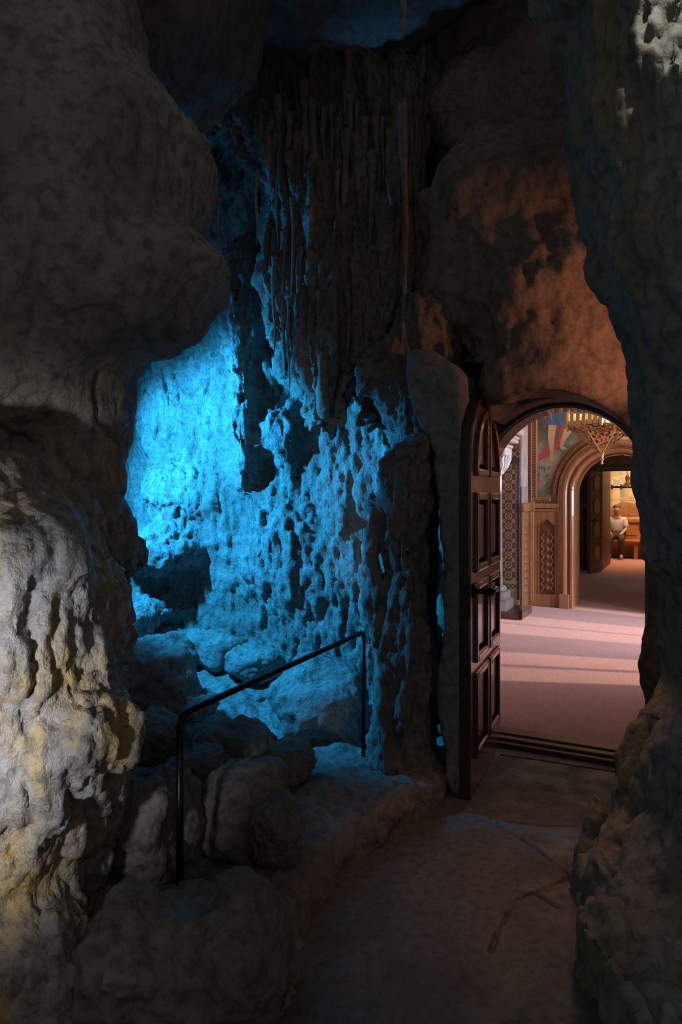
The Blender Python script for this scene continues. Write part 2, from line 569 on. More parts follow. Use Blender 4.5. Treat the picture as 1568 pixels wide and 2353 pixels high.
o = sdf_rock('wall_right', (0.35, 2.5, -0.1), (3.4, 5.2, 5.2), 0.018, doorwall, [
    lambda V, N: np.clip((np.hypot((V[:, 0] - 1.37) * 0.9, V[:, 2] - 1.5) - 0.62) * 2, 0, 1) * 0.11 * fbm(V, 1.6, 3, 71),
    lambda V, N: np.clip((np.hypot((V[:, 0] - 1.37) * 0.9, V[:, 2] - 1.5) - 0.6) * 4, 0.1, 1) * (0.03 * fbm(V, (6, 6, 4), 4, 72) - 0.03 * crack(V, (1.7, 1.7, 1.2), 0.04, 75)),
    lambda V, N: np.clip((np.hypot((V[:, 0] - 1.37) * 0.9, V[:, 2] - 1.5) - 0.55) * 6, 0.15, 1) * 0.007 * fbm(V, (22, 22, 14), 3, 73)], M['rock_door'])
tag(o, 'smooth brown rock wall rising above the arched doorway', 'cave wall', kind='structure')

# right foreground rock
rcol = slab([(1175, -400), (1190, 0), (1235, 100), (1272, 145), (1278, 240), (1280, 340), (1302, 420), (1328, 490), (1335, 560), (1350, 640),
             (1388, 720), (1412, 790), (1432, 870), (1445, 960), (1456, 1080), (1466, 1220), (1474, 1295), (1500, 1330), (1520, 1560),
             (1470, 1625), (1452, 1680), (1440, 1760), (1412, 1850), (1340, 1925), (1302, 1980), (1288, 2040), (1283, 2130), (1283, 2600),
             (2300, 2600), (2300, -400)], 2.55, 0.36, 0.22, sx=-0.25, X0=1.0)
rlow = slab([(1490, 1640), (1475, 1700), (1440, 1820), (1400, 1900), (1330, 1970), (1300, 2060), (1290, 2200), (1290, 2700), (2400, 2700),
             (2400, 1500), (1568, 1560)], 2.35, 0.42, 0.12)
rbench = slab([(1330, 2110), (1400, 2085), (1600, 2080), (2200, 2050), (2200, 2800), (1310, 2800), (1320, 2300)], 1.98, 0.30, 0.12)
groove = slab([(1494, 860), (1512, 800), (1522, 900), (1520, 1100), (1525, 1290), (1500, 1300), (1492, 1200), (1496, 1000)], 2.1, 0.28, 0.02)


def right_f(x, y, z):
    d = join([rcol, rlow, rbench], 0.08)(x, y, z)
    return -smin(-d, groove(x, y, z), 0.05)


o = sdf_rock('wall_right', (0.45, 1.5, -0.1), (2.3, 3.4, 4.4), 0.013, right_f, [
    lambda V, N: 0.05 * fbm(V, (2.4, 2.4, 1.0), 3, 81) - 0.025,
    lambda V, N: 0.035 * fbm(V, (7, 7, 1.5), 3, 82, ridge=True) - 0.012,
    lambda V, N: (0.008 + 0.03 * np.clip(1.5 - np.linalg.norm(V - np.array((1.15, 2.15, 3.1)), axis=1) / 0.3, 0, 1)) * fbm(V, (16, 16, 12), 4, 83)], M['rock_right'])
tag(o, 'big dark rock column at right, narrow at door height and wide at its foot', 'cave wall', kind='structure')

# ledge beside the path (plan outline, rounded top)
led = poly2([(0.43, 3.36), (0.15, 3.0), (-0.04, 2.74), (-0.11, 2.53), (-0.15, 2.29), (-0.4, 2.2), (-1.7, 2.2), (-1.9, 4.1), (0.8, 4.2), (0.62, 3.7)])


def ledge(x, y, z):
    r = 0.07
    d2 = led(x, y) + r
    top = 0.15 - 0.03 * (y - 3.0) + 0.05 * np.clip((2.75 - y) * 1.5, 0, 1) * 0
    dzz = z - top + r
    return np.hypot(np.maximum(d2, 0), np.maximum(dzz, 0)) + np.minimum(np.maximum(d2, dzz), 0) - r


o = sdf_rock('floor', (-2.0, 2.0, -0.1), (0.9, 4.3, 0.35), 0.012, ledge, [
    lambda V, N: 0.045 * fbm(V, 2.6, 3, 91),
    lambda V, N: 0.016 * fbm(V, (9, 9, 6), 4, 92), lambda V, N: 0.005 * fbm(V, 32, 3, 93)], M['rock_grey'])
tag(o, 'raised rough stone ledge with a worn lip beside the path', 'floor', kind='structure')

# chamber floor
X, Y = np.meshgrid(np.linspace(-2.9, 1.1, 360), np.linspace(3.0, 6.4, 320), indexing='ij')
pts = np.stack([X.ravel(), Y.ravel(), 0 * X.ravel()], 1).astype(np.float32)
hz = 0.02 + 0.13 * np.clip(Y.ravel() - 3.4, 0, 3) + 0.10 * fbm(pts, 1.4, 3, 95) + 0.07 * np.abs(fbm(pts, 3.4, 3, 96)) + 0.015 * fbm(pts, 14, 3, 97)
V, Q = grid_mesh(X, Y, hz.reshape(X.shape))
kf = ((V[:, 0] - 1.0) * 0.454 + (V[:, 1] - 4.29) * 0.891 < 0.1) & (V[:, 0] < 0.42 + 0 * V[:, 1]) & (V[:, 1] > 3.3)
Q = Q[kf[Q].all(1)]
o = link('floor', raw_mesh('floor', V, Q), M['rock_back'])
tag(o, 'rubbly grotto floor glowing blue beyond the boulders', 'floor', kind='structure')

# path floor with cracks
lines = [[(1126, 1882), (1176, 1916), (1232, 1949), (1287, 1993), (1330, 2020)], [(1320, 2012), (1287, 2026), (1226, 2051), (1187, 2065), (1171, 2093), (1143, 2143), (1126, 2187)],
         [(1226, 2051), (1281, 2084)], [(1165, 1888), (1205, 1893), (1255, 1898), (1320, 1899)], [(1150, 1735), (1240, 1747), (1330, 1762), (1436, 1777)]]
X, Y = np.meshgrid(np.linspace(-1.6, 2.6, 800), np.linspace(0.6, 5.0, 840), indexing='ij')
gp = np.stack([X.ravel(), Y.ravel()], 1)
z = 0.004 * fbm(np.stack([gp[:, 0], gp[:, 1], 0 * gp[:, 0]], 1).astype(np.float32), 2.0, 3, 98)
jit = 0.008 * fbm(np.stack([gp[:, 0], gp[:, 1], 0 * gp[:, 0]], 1).astype(np.float32), 9.0, 3, 99)
for li, ln in enumerate(lines):
    w = [((a - CX) / F * (F * EYE / (b - HY)), F * EYE / (b - HY)) for a, b in ln]
    d = np.full(len(gp), 9.0)
    for (ax, ay), (bx, by) in zip(w, w[1:]):
        e = np.array((bx - ax, by - ay))
        t = np.clip(((gp - (ax, ay)) @ e) / (e @ e), 0, 1)
        d = np.minimum(d, np.linalg.norm(gp - np.array((ax, ay)) - t[:, None] * e, axis=1))
    d = d + (jit if li < 4 else jit * 0.2)
    z = z - (0.02 if li != 3 else 0.015) * np.exp(-(d / 0.0055) ** 2)
keep = ((gp[:, 0] - H.x) * VX.x + (gp[:, 1] - H.y) * VX.y < 0.12).reshape(X.shape)
V, Q = grid_mesh(X, Y, z.reshape(X.shape))
kf = keep.ravel()
Q = Q[kf[Q].all(1)]
o = link('floor', raw_mesh('floor', V, Q), M['floor'])
tag(o, 'cracked grey concrete path leading to the arched doorway', 'floor', kind='structure')

# ------------------------------------------------------------------ hard-surface helpers
def part(name, bm, mat, parent=None, smooth=False, loc=None, rotz=None):
    bmesh.ops.recalc_face_normals(bm, faces=bm.faces)
    me = bpy.data.meshes.new(name)
    bm.to_mesh(me)
    bm.free()
    if smooth:
        me.polygons.foreach_set('use_smooth', np.ones(len(me.polygons), bool))
    o = link(name, me, mat, parent, loc)
    if rotz is not None:
        o.rotation_euler = (0, 0, rotz)
    return o


def empty(name, loc, rotz=0.0):
    o = bpy.data.objects.new(name, None)
    o.empty_display_size = 0.1
    COL.objects.link(o)
    o.location = loc
    o.rotation_euler = (0, 0, rotz)
    return o


def nbm():
    return bmesh.new()


def box(bm, lo, hi, bev=0.0):
    ret = bmesh.ops.create_cube(bm, size=1.0)
    vs_ = ret['verts']
    for v in vs_:
        v.co = Vector([lo[i] + (v.co[i] + 0.5) * (hi[i] - lo[i]) for i in range(3)])
    if bev:
        es = list({e for v in vs_ for e in v.link_edges})
        bmesh.ops.bevel(bm, geom=es, offset=bev, segments=2, profile=0.5, affect='EDGES')
    return bm


def prism(bm, pts, y0, y1):
    """polygon given as (x, z), pushed from y0 to y1"""
    a = [bm.verts.new((x, y0, z)) for x, z in pts]
    b = [bm.verts.new((x, y1, z)) for x, z in pts]
    bm.faces.new(a)
    bm.faces.new(b[::-1])
    n = len(pts)
    for i in range(n):
        bm.faces.new((a[i], b[i], b[(i + 1) % n], a[(i + 1) % n]))
    return bm


def strip(bm, outer, inner, y0, y1):
    """solid between two matching open paths given as (x, z)"""
    rows = []
    for (ox, oz), (ix, iz) in zip(outer, inner):
        rows.append([bm.verts.new(c) for c in ((ox, y0, oz), (ix, y0, iz), (ix, y1, iz), (ox, y1, oz))])
    for p, q in zip(rows, rows[1:]):
        for k in range(4):
            bm.faces.new((p[k], p[(k + 1) % 4], q[(k + 1) % 4], q[k]))
    bm.faces.new(rows[0])
    bm.faces.new(rows[-1][::-1])
    return bm


def sweep_arch(bm, prof, xc, spring, half, z0=0.0, n=40, sides=(True, True), a0=180, a1=0):
    """prof: closed list of (outward offset, y); swept up a jamb, over the arch and down again"""
    path = []
    if sides[0]:
        path.append((xc - half, z0, -1, 0))
    for i in range(n + 1):
        a = R(a0 + (a1 - a0) * i / n)
        path.append((xc + half * math.cos(a), spring + half * math.sin(a), math.cos(a), math.sin(a)))
    if sides[1]:
        path.append((xc + half, z0, 1, 0))
    rings = [[bm.verts.new((x + nx * o, y, z + nz * o)) for o, y in prof] for x, z, nx, nz in path]
    k = len(prof)
    for p, q in zip(rings, rings[1:]):
        for j in range(k):
            bm.faces.new((p[j], p[(j + 1) % k], q[(j + 1) % k], q[j]))
    bm.faces.new(rings[0])
    bm.faces.new(rings[-1][::-1])
    return bm


def lathe(bm, prof, c=(0, 0, 0), n=20):
    rings = [[bm.verts.new((c[0] + r * math.cos(2 * math.pi * i / n), c[1] + r * math.sin(2 * math.pi * i / n), c[2] + z)) for i in range(n)]
             for r, z in prof]
    for p, q in zip(rings, rings[1:]):
        for i in range(n):
            bm.faces.new((p[i], p[(i + 1) % n], q[(i + 1) % n], q[i]))
    bm.faces.new(rings[0][::-1])
    bm.faces.new(rings[-1])
    return bm


def tube(bm, pts, rad, n=10):
    pts = [Vector(p) for p in pts]
    rad = rad if hasattr(rad, '__len__') else [rad] * len(pts)
    rings = []
    ref = None
    for i, p in enumerate(pts):
        t = (pts[min(i + 1, len(pts) - 1)] - pts[max(i - 1, 0)]).normalized()
        if ref is None:
            ref = t.orthogonal().normalized()
        ref = (ref - t * ref.dot(t)).normalized()
        b = t.cross(ref)
        rings.append([bm.verts.new(p + (ref * math.cos(2 * math.pi * k / n) + b * math.sin(2 * math.pi * k / n)) * rad[i]) for k in range(n)])
    for p, q in zip(rings, rings[1:]):
        for k in range(n):
            bm.faces.new((p[k], p[(k + 1) % n], q[(k + 1) % n], q[k]))
    bm.faces.new(rings[0][::-1])
    bm.faces.new(rings[-1])
    return bm


def arc(xc, zc, r, a0, a1, n=24):
    return [(xc + r * math.cos(R(a0 + (a1 - a0) * i / n)), zc + r * math.sin(R(a0 + (a1 - a0) * i / n))) for i in range(n + 1)]


def arch_wall(bm, x0, x1, top, xc, half, spring, y0, y1, z0=0.0):
    box(bm, (x0, y0, z0), (xc - half, y1, top))
    box(bm, (xc + half, y0, z0), (x1, y1, top))
    inn = arc(xc, spring, half, 180, 0, 32)
    strip(bm, [(x, top) for x, z in inn], inn, y0, y1)
    return bm


M['door_wood'] = wood('dark_red_wood', (0.075, 0.030, 0.031), (0.125, 0.054, 0.054), 0.28, (20, 20, 2), 0.7)
M['door_field'] = wood('brown_panel_wood', (0.12, 0.058, 0.05), (0.19, 0.095, 0.08), 0.25, (20, 20, 2), 0.6)
M['edge_wood'] = wood('door_edge_wood', (0.03, 0.021, 0.015), (0.05, 0.036, 0.026), 0.55, (25, 25, 2))
M['iron'] = plain('black_iron', (0.012, 0.012, 0.013), 0.35, 0.6)
M['lock'] = plain('blued_steel', (0.035, 0.035, 0.045), 0.4, 0.5)
M['oak'] = wood('golden_oak', (0.27, 0.125, 0.055), (0.42, 0.21, 0.10), 0.38, (22, 22, 2.5), 0.25)
M['oak_red'] = wood('red_oak', (0.24, 0.10, 0.045), (0.37, 0.165, 0.075), 0.33, (14, 14, 4), 0.35)
M['oak_dark'] = wood('dark_carved_oak', (0.10, 0.045, 0.022), (0.17, 0.08, 0.04), 0.45, (22, 22, 3))
M['walnut'] = wood('dark_walnut', (0.05, 0.028, 0.02), (0.085, 0.048, 0.034), 0.5, (18, 18, 2))  # dark brown wood, one grain tone throughout
M['far_wood'] = wood('orange_oak', (0.34, 0.13, 0.04), (0.48, 0.20, 0.07), 0.4, (20, 20, 3))
M['brass'] = plain('polished_brass', (0.72, 0.50, 0.24), 0.28, 1.0, 0.15, 40)
M['marble'] = plain('white_marble', (0.70, 0.69, 0.72), 0.4, 0, 0.05, 20)
M['plinth'] = wood('brown_plinth_wood', (0.07, 0.035, 0.026), (0.11, 0.055, 0.042), 0.3, (3, 20, 20))
M['plaster'] = plain('room_plaster', (0.42, 0.36, 0.33), 0.8, 0, 0.1, 4)

# ------------------------------------------------------------------ rail, boulders, drips
rl = empty('handrail', P(413, 2020, 2.33) - Vector((0, 0, 0.12)))
base = Vector(rl.location)
near_top, far_top, far_bot = P(413, 1643, 2.33), P(836, 1452, 3.7), P(835, 1746, 3.7)


def rel(p):
    return Vector(p) - base


d1 = (far_top - near_top).normalized()
cn = [near_top - Vector((0, 0, 0.06)) * (1 - t) ** 2 + d1 * 0.06 * t ** 2 for t in (0, 0.2, 0.4, 0.6, 0.8, 1)]
part('post', tube(nbm(), [rel(base), rel(near_top - Vector((0, 0, 0.06)))], 0.0128, 14), M['iron'], rl, True)
part('top_rail', tube(nbm(), [rel(p) for p in cn] + [rel(far_top - d1 * 0.03)] + [rel(far_top - d1 * 0.008 - Vector((0, 0, 0.004))), rel(far_top - Vector((0, 0, 0.03)))], 0.0126, 14), M['iron'], rl, True)
part('post', tube(nbm(), [rel(far_top - Vector((0, 0, 0.03))), rel(far_bot - Vector((0, 0, 0.05)))], 0.0115, 14), M['iron'], rl, True)
tag(rl, 'black iron tube handrail on two posts, between front boulder and pier', 'handrail')


def px_boulder(px, py, hw, hh, Y, depth, seed, label, mat='rock_grey', group='boulders heaped behind the handrail', amp=0.22, power=2.7, rot=0.0):
    c = P(px, py, Y)
    o = blob('boulder', c, (hw / F * Y, depth, hh / F * Y), M[mat], seed, amp, 6, power, 0.010, rot)
    return tag(o, label, 'boulder', group)


px_boulder(566, 1880, 92, 125, 2.75, 0.17, 3, 'tall egg-shaped boulder in the middle of the heap, beside the ledge')
px_boulder(450, 1835, 80, 118, 3.0, 0.17, 5, 'round grey boulder right behind the near rail post')
px_boulder(632, 1905, 58, 72, 2.62, 0.12, 8, 'low boulder leaning against the tall egg-shaped one, half on the ledge')
px_boulder(535, 1722, 95, 58, 3.45, 0.2, 12, 'wide domed boulder with blue light on its top, under the rail')
px_boulder(648, 1752, 70, 48, 3.4, 0.16, 14, 'small flat boulder at the back edge of the ledge')
px_boulder(358, 1700, 48, 62, 3.45, 0.15, 17, 'dark boulder beside the wet pier, left of the near rail post')
px_boulder(395, 1900, 66, 135, 2.62, 0.14, 20, 'upright slab boulder behind the near rail post with a flat side')
px_boulder(318, 1925, 78, 140, 2.42, 0.13, 23, 'tall dark boulder at the foot of the wet pier')
px_boulder(735, 1655, 112, 128, 4.25, 0.30, 26, 'big rounded rock mound standing before the blue wall, near the far post', 'rock_back', amp=0.3)
px_boulder(592, 1606, 36, 24, 4.75, 0.12, 29, 'small dark stone lying on the glowing grotto floor', 'rock_back')
px_boulder(355, 1570, 92, 105, 4.1, 0.25, 31, 'large shadowed rock at the left edge of the grotto floor', 'rock_back', amp=0.35, power=3.2)
px_boulder(300, 1470, 45, 70, 4.7, 0.2, 34, 'jagged rock behind the large shadowed one', 'rock_back', amp=0.4)
px_boulder(470, 1480, 110, 40, 5.2, 0.3, 37, 'long low rock along the foot of the blue wall', 'rock_back', amp=0.35)
px_boulder(430, 1625, 70, 30, 3.95, 0.14, 40, 'flat blue-topped stone under the bend of the rail', 'rock_back', amp=0.35)
px_boulder(600, 1520, 85, 35, 4.9, 0.2, 43, 'flat rock in the middle of the glowing floor', 'rock_back', amp=0.35)
px_boulder(690, 1580, 45, 22, 4.6, 0.14, 46, 'small pale stone just left of the rounded mound', 'rock_back', amp=0.3)

fb = slab([(150, 2165), (168, 2130), (200, 2052), (225, 2040), (260, 2052), (300, 2058), (362, 2045), (400, 2024), (440, 2026), (478, 2042), (505, 2022),
           (545, 2020), (580, 2045), (615, 2075), (660, 2120), (692, 2180), (700, 2240), (660, 2300), (560, 2400), (500, 2560), (140, 2560), (175, 2300)],
          2.05, 0.26, 0.2)
o = sdf_rock('boulder', (-1.0, 1.5, -0.1), (0.05, 2.6, 0.6), 0.009, join([fb, ell(P(560, 2150, 1.95), (0.16, 0.2, 0.16)), ell(P(300, 2200, 1.9), (0.18, 0.18, 0.2))], 0.08), [
    lambda V, N: 0.045 * fbm(V, 3.4, 3, 111) - 0.025, lambda V, N: 0.016 * fbm(V, 8, 4, 112, ridge=True) - 0.02 * crack(V, 3.0, 0.04, 115), lambda V, N: 0.005 * fbm(V, 34, 3, 113)], M['rock_grey'], True)
tag(o, 'large rough boulder at the front, beside the path and below the rail', 'boulder')

o = sdf_rock('stalagmite', (0.8, 2.6, -0.05), (1.35, 3.2, 0.6), 0.007,
             slab([(1376, 1827), (1388, 1845), (1400, 1885), (1405, 1925), (1400, 2050), (1310, 2050), (1325, 1960), (1342, 1900), (1360, 1845), (1368, 1829)], 2.85, 0.06, 0.055), [
    lambda V, N: 0.018 * fbm(V, 7, 3, 121), lambda V, N: 0.004 * fbm(V, 30, 3, 122)], M['rock_right'], True)
tag(o, 'short pointed stalagmite at the foot of the right rock', 'stalagmite')


def drip(name, px, top, bot, w, Y, seed, mat, parent=None):
    a, b = P(px, top, Y), P(px, bot, Y)
    rnd = random.Random(seed)
    n = 40
    pts, rad = [], []
    r0 = w / F * Y / 2
    ph = rnd.uniform(0, 6)
    for i in range(n + 1):
        t = i / n
        p = a.lerp(b, t)
        p += Vector((math.sin(t * 7 + ph), math.cos(t * 6 + ph), 0)) * r0 * 0.35
        pts.append(p)
        rad.append(max(r0 * (1 - t) ** 0.55 * (1 + 0.13 * math.sin(t * 21 + ph)) * (1.4 - 0.4 * min(1, t * 6)), 0.0012))
    if parent is None:
        org = Vector(a)
        return part(name, tube(nbm(), [p - org for p in pts], rad, 10), mat, None, True, org)
    return part(name, tube(nbm(), [p - Vector(parent.location) for p in pts], rad, 10), mat, parent, True)


lone = [(926, -60, 90, 22, 2.3, 'single pale stalactite pointing down from the dark roof')]
for px, t, b, w, Y, lab in lone:
    tag(drip('stalactite', px, t, b, w, Y, 5, M['rock_grey']), lab, 'stalactite')
tag(drip('stalactite', 929, 230, 915, 20, 3.85, 6, M['rock_curtain']), 'longest stalactite, reaching down in front of the grey shoulder', 'stalactite')
tag(drip('stalactite', 501, 455, 622, 9, 4.3, 7, M['rock_curtain']), 'thick blue-lit stalactite hanging closest to the left overhang', 'stalactite')
tag(drip('stalactite', 536, 330, 456, 4, 4.3, 8, M['rock_curtain']), 'thin straw stalactite hanging in the dark recess', 'stalactite')
tag(drip('stalactite', 590, 395, 565, 9, 4.25, 9, M['rock_curtain']), 'blue-lit stalactite at the right edge of the dark recess', 'stalactite')
rnd = random.Random(3)
hung = [(640, 250, 560, 16), (664, 290, 470, 12), (673, 480, 760, 9), (700, 210, 590, 16), (722, 260, 575, 14), (745, 280, 420, 12), (762, 270, 405, 10),
        (776, 420, 640, 10), (792, 330, 700, 18), (808, 250, 470, 14), (822, 270, 405, 9), (835, 300, 480, 16), (853, 380, 745, 16), (868, 260, 520, 18),
        (880, 300, 430, 10), (896, 330, 690, 14), (908, 280, 480, 14), (945, 250, 400, 10), (957, 250, 385, 6), (652, 560, 860, 12), (690, 600, 800, 14),
        (712, 640, 880, 14), (746, 600, 930, 16), (770, 660, 880, 12), (630, 620, 820, 10), (664, 720, 900, 9), (800, 700, 860, 12), (830, 640, 830, 12)]
labs = {}
for i, (px, t, b, w) in enumerate(hung):
    o = drip('stalactite', px, t - 30, b, w * 1.15, 4.35 - 0.25 * (px - 784) / F * 4.35 - 0.30 + 0.1 * (EYE - (t - HY) / F * 4.2 - 2.5) + (0.0 if t < 500 else 0.06), 20 + i, M['rock_curtain'])
    tag(o, 'dark drip among the stalactites fringing the flowstone curtain', 'stalactite', 'stalactites fringing the flowstone curtain')

# ------------------------------------------------------------------ the doorway and its door
ROT = R(-27)
t1 = empty('trim_1', H, ROT)
bm = nbm()
prof = [(0.0, -0.06), (0.03, -0.06), (0.03, 0.20), (-0.006, 0.20), (-0.006, -0.02), (0.0, -0.02)]
sweep_arch(bm, prof, DC, SPR, DR)
part('door_frame', bm, M['door_wood'], t1)
tag(t1, 'thin dark wooden arched frame lining the rock doorway', 'door frame', kind='structure')
t2 = empty('trim_2', H, ROT)
for y0, y1, z1 in ((-0.07, -0.02, 0.026), (-0.022, 0.045, 0.042), (0.043, 0.16, 0.053)):
    part('wood_strip', box(nbm(), (DC - DR, y0, -0.02), (DC + DR, y1, z1), 0.006), M['oak_dark'], t2)
tag(t2, 'stepped wooden threshold strips across the doorway', 'threshold', kind='structure')

LEAF_W, LEAF_T = 0.887, 0.055
free = Vector((0.661, 3.47, 0.0))
dv = (free - H).normalized()
door = empty('door_1', H + Vector((0, 0, 0.0)), math.atan2(dv.y, dv.x))
door['kind'] = 'structure'
tag(door, 'open arched dark red panelled door with a rock-clad back', 'door', kind='structure')
W2 = LEAF_W / 2
SP = 1.675
st = 0.105
bm = nbm()
box(bm, (0, -LEAF_T, 0.012), (st, 0, SP))
box(bm, (LEAF_W - st, -LEAF_T, 0.012), (LEAF_W, 0, SP))
box(bm, (W2 - 0.04, -LEAF_T, 0.012), (W2 + 0.04, 0, SP + W2 - 0.08))
for z0, z1 in ((0.012, 0.2), (0.61, 0.70), (1.08, 1.17), (1.55, SP)):
    box(bm, (st, -LEAF_T, z0), (W2 - 0.04, 0, z1))
    box(bm, (W2 + 0.04, -LEAF_T, z0), (LEAF_W - st, 0, z1))
strip(bm, arc(W2, SP, W2, 180, 0, 36), arc(W2, SP, W2 - st, 180, 0, 36), -LEAF_T, 0)
part('door_leaf', bm, M['door_wood'], door)
bm = nbm()
strip(bm, [(LEAF_W, 0.012)] + arc(W2, SP, W2, 0, 62, 20), [(LEAF_W + 0.004, 0.012)] + arc(W2, SP, W2 + 0.004, 0, 62, 20), -LEAF_T, -0.014)
e = part('edge_strip', bm, M['edge_wood'], door)
e['label'] = 'dull brown free edge of the door'
for z0, z1 in ((0.2, 0.61), (0.70, 1.08), (1.17, 1.55), (SP, None)):
    for x0, x1, sgn in ((st, W2 - 0.04, -1), (W2 + 0.04, LEAF_W - st, 1)):
        bm = nbm()
        mbm = nbm()
        if z1:
            box(bm, (x0, -0.042, z0), (x1, -0.024, z1))
            box(bm, (x0 + 0.036, -0.03, z0 + 0.04), (x1 - 0.036, 0.0, z1 - 0.04), 0.012)
            for lo, hi in (((x0 - 0.02, -0.03, z0 - 0.02), (x0 + 0.022, 0.018, z1 + 0.02)), ((x1 - 0.022, -0.03, z0 - 0.02), (x1 + 0.02, 0.018, z1 + 0.02)),
                           ((x0 + 0.018, -0.03, z0 - 0.02), (x1 - 0.018, 0.018, z0 + 0.022)), ((x0 + 0.018, -0.03, z1 - 0.022), (x1 - 0.018, 0.018, z1 + 0.02))):
                box(mbm, lo, hi, 0.010)
        else:
            ra = W2 - st
            xe = 0.04
            a_end = math.degrees(math.acos(xe / ra))
            pts = [(W2 + sgn * x, z) for x, z in [(xe, SP)] + [(ra * math.cos(R(a)), SP + ra * math.sin(R(a))) for a in np.linspace(0, a_end, 16)]]
            prism(bm, pts, -0.042, -0.032)
            prism(bm, [(W2 + sgn * (xe + 0.05), SP + 0.05)] + [(W2 + sgn * (ra - 0.055) * math.cos(R(a)), SP + 0.0 + (ra - 0.055) * math.sin(R(a))) for a in np.linspace(9, 70, 12)], -0.034, -0.002)
            strip(mbm, [(W2 + sgn * (ra + 0.02) * math.cos(R(a)), SP + (ra + 0.02) * math.sin(R(a))) for a in np.linspace(0, 84, 18)],
                  [(W2 + sgn * (ra - 0.022) * math.cos(R(a)), SP + (ra - 0.022) * math.sin(R(a))) for a in np.linspace(0, 84, 18)], -0.03, 0.018)
            xs = sorted((W2 + sgn * (xe - 0.02), W2 + sgn * (xe + 0.022)))
            box(mbm, (xs[0], -0.03, SP), (xs[1], 0.018, SP + ra - 0.01), 0.010)
            xs = sorted((W2 + sgn * (xe - 0.02), W2 + sgn * ra))
            box(mbm, (xs[0], -0.03, SP - 0.02), (xs[1], 0.018, SP + 0.022), 0.010)
        pn = part('panel', bm, M['door_field'], door)
        part('molding', mbm, M['door_wood'], pn)
hd = part('handle', tube(nbm(), [(0.825, 0.0, 1.06), (0.825, 0.012, 1.06), (0.825, 0.02, 1.06), (0.825, 0.05, 1.06), (0.825, 0.075, 1.06), (0.825, 0.09, 1.06), (0.825, 0.105, 1.06)],
                             [0.038, 0.036, 0.018, 0.013, 0.018, 0.022, 0.018], 16), M['iron'], door, True)
part('grip', tube(nbm(), [(0.83, 0.095, 1.06), (0.80, 0.10, 1.062), (0.76, 0.10, 1.066), (0.73, 0.10, 1.064)], [0.012, 0.012, 0.015, 0.017], 12), M['iron'], hd, True)
bm = nbm()
box(bm, (LEAF_W + 0.002, -0.048, 0.93), (LEAF_W + 0.007, -0.006, 1.14), 0.001)
lk = part('lock_plate', bm, M['lock'], door)
part('latch_bolt', box(nbm(), (LEAF_W + 0.006, -0.042, 1.055), (LEAF_W + 0.012, -0.012, 1.085)), M['iron'], lk)
# rock cladding on the outer face: a thick rough layer following the leaf
DX, DYv = dv, Vector((-dv.y, dv.x, 0))
clad_xy = poly2([on_plane(a, b, 3.47, 0, 0, 0, 0) for a, b in
                 [(938, 800), (955, 788), (1000, 800), (1040, 826), (1056, 850), (1064, 900), (1066, 1000), (1067, 1200), (1068, 1846), (1040, 1838), (1020, 1800), (1024, 1740), (1008, 1660),
                  (1006, 1560), (1016, 1470), (1018, 1380), (1012, 1240), (1006, 1120), (1000, 1040), (975, 985), (952, 940), (940, 880)]])


def clad(x, y, z):
    a = (x - H.x) * dv.x + (y - H.y) * dv.y
    b = (x - H.x) * DYv.x + (y - H.y) * DYv.y
    xe = free.x + (b + 0.0) * DYv.x * 1.0 + (y * 0)
    d2 = clad_xy(x + (LEAF_W - a) * dv.x * 1.0, z) + 0.03
    da = np.maximum(a - LEAF_W + 0.01, 0.25 - a) + 0.03
    d = np.hypot(np.maximum(d2, 0), np.maximum(da, 0)) + np.minimum(np.maximum(d2, da), 0) - 0.03
    return np.maximum(d, b + LEAF_T + 0.004)


o = sdf_rock('rock_cladding', (0.2, 3.3, -0.02), (1.1, 4.4, 2.5), 0.009, clad, [
    lambda V, N: np.clip((0.62 - V[:, 0]) * 12, 0, 1) * 0.02 * fbm(V, 5, 3, 131), lambda V, N: 0.004 * fbm(V, 16, 4, 132)], M['clad'])
inv = Matrix.Translation(door.location) @ Matrix.Rotation(door.rotation_euler.z, 4, 'Z')
o.data.transform(inv.inverted())
o.parent = door
o['label'] = 'rough grey rock layer on the back of the door'
oh = part('outer_handle', tube(nbm(), [(0.85, -LEAF_T - 0.02, 1.06), (0.86, -LEAF_T - 0.09, 1.055)], [0.014, 0.012], 10), M['iron'], door, True)

# ------------------------------------------------------------------ the rooms beyond
FZ = 0.05


def room(u, v, z=FZ):
    return H + UX * u + VX * v + Vector((0, 0, z))


A0 = Vector((2.62, 9.4, FZ))
B0 = Vector((5.27, 13.7, FZ))
TC, AR, ASP = 1.105, 0.54, 1.53


def carpet_mat():
    m, nt, b = new_mat('rose_carpet')
    tc = N(nt, 'ShaderNodeTexCoord').outputs['Object']
    n = noise_node(nt, tc, 3.0, 5)
    v = N(nt, 'ShaderNodeTexVoronoi')
    v.inputs['Scale'].default_value = 55
    nt.links.new(tc, v.inputs['Vector'])
    c = ramp(nt, n, [(0.3, (0.42, 0.20, 0.185)), (0.7, (0.49, 0.24, 0.225))])
    c = mixc(nt, mth(nt, 'MULTIPLY', ramp(nt, v.outputs['Distance'], [(0.35, (0, 0, 0)), (0.6, (1, 1, 1))]), 0.5), c, (0.30, 0.13, 0.12))
    nt.links.new(c, b.inputs['Base Color'])
    b.inputs['Roughness'].default_value = 0.9
    b.inputs['Sheen Weight'].default_value = 0.2
    bp = N(nt, 'ShaderNodeBump')
    bp.inputs['Strength'].default_value = 0.3
    bp.inputs['Distance'].default_value = 0.004
    nt.links.new(v.outputs['Distance'], bp.inputs['Height'])
    nt.links.new(bp.outputs[0], b.inputs['Normal'])
    return m


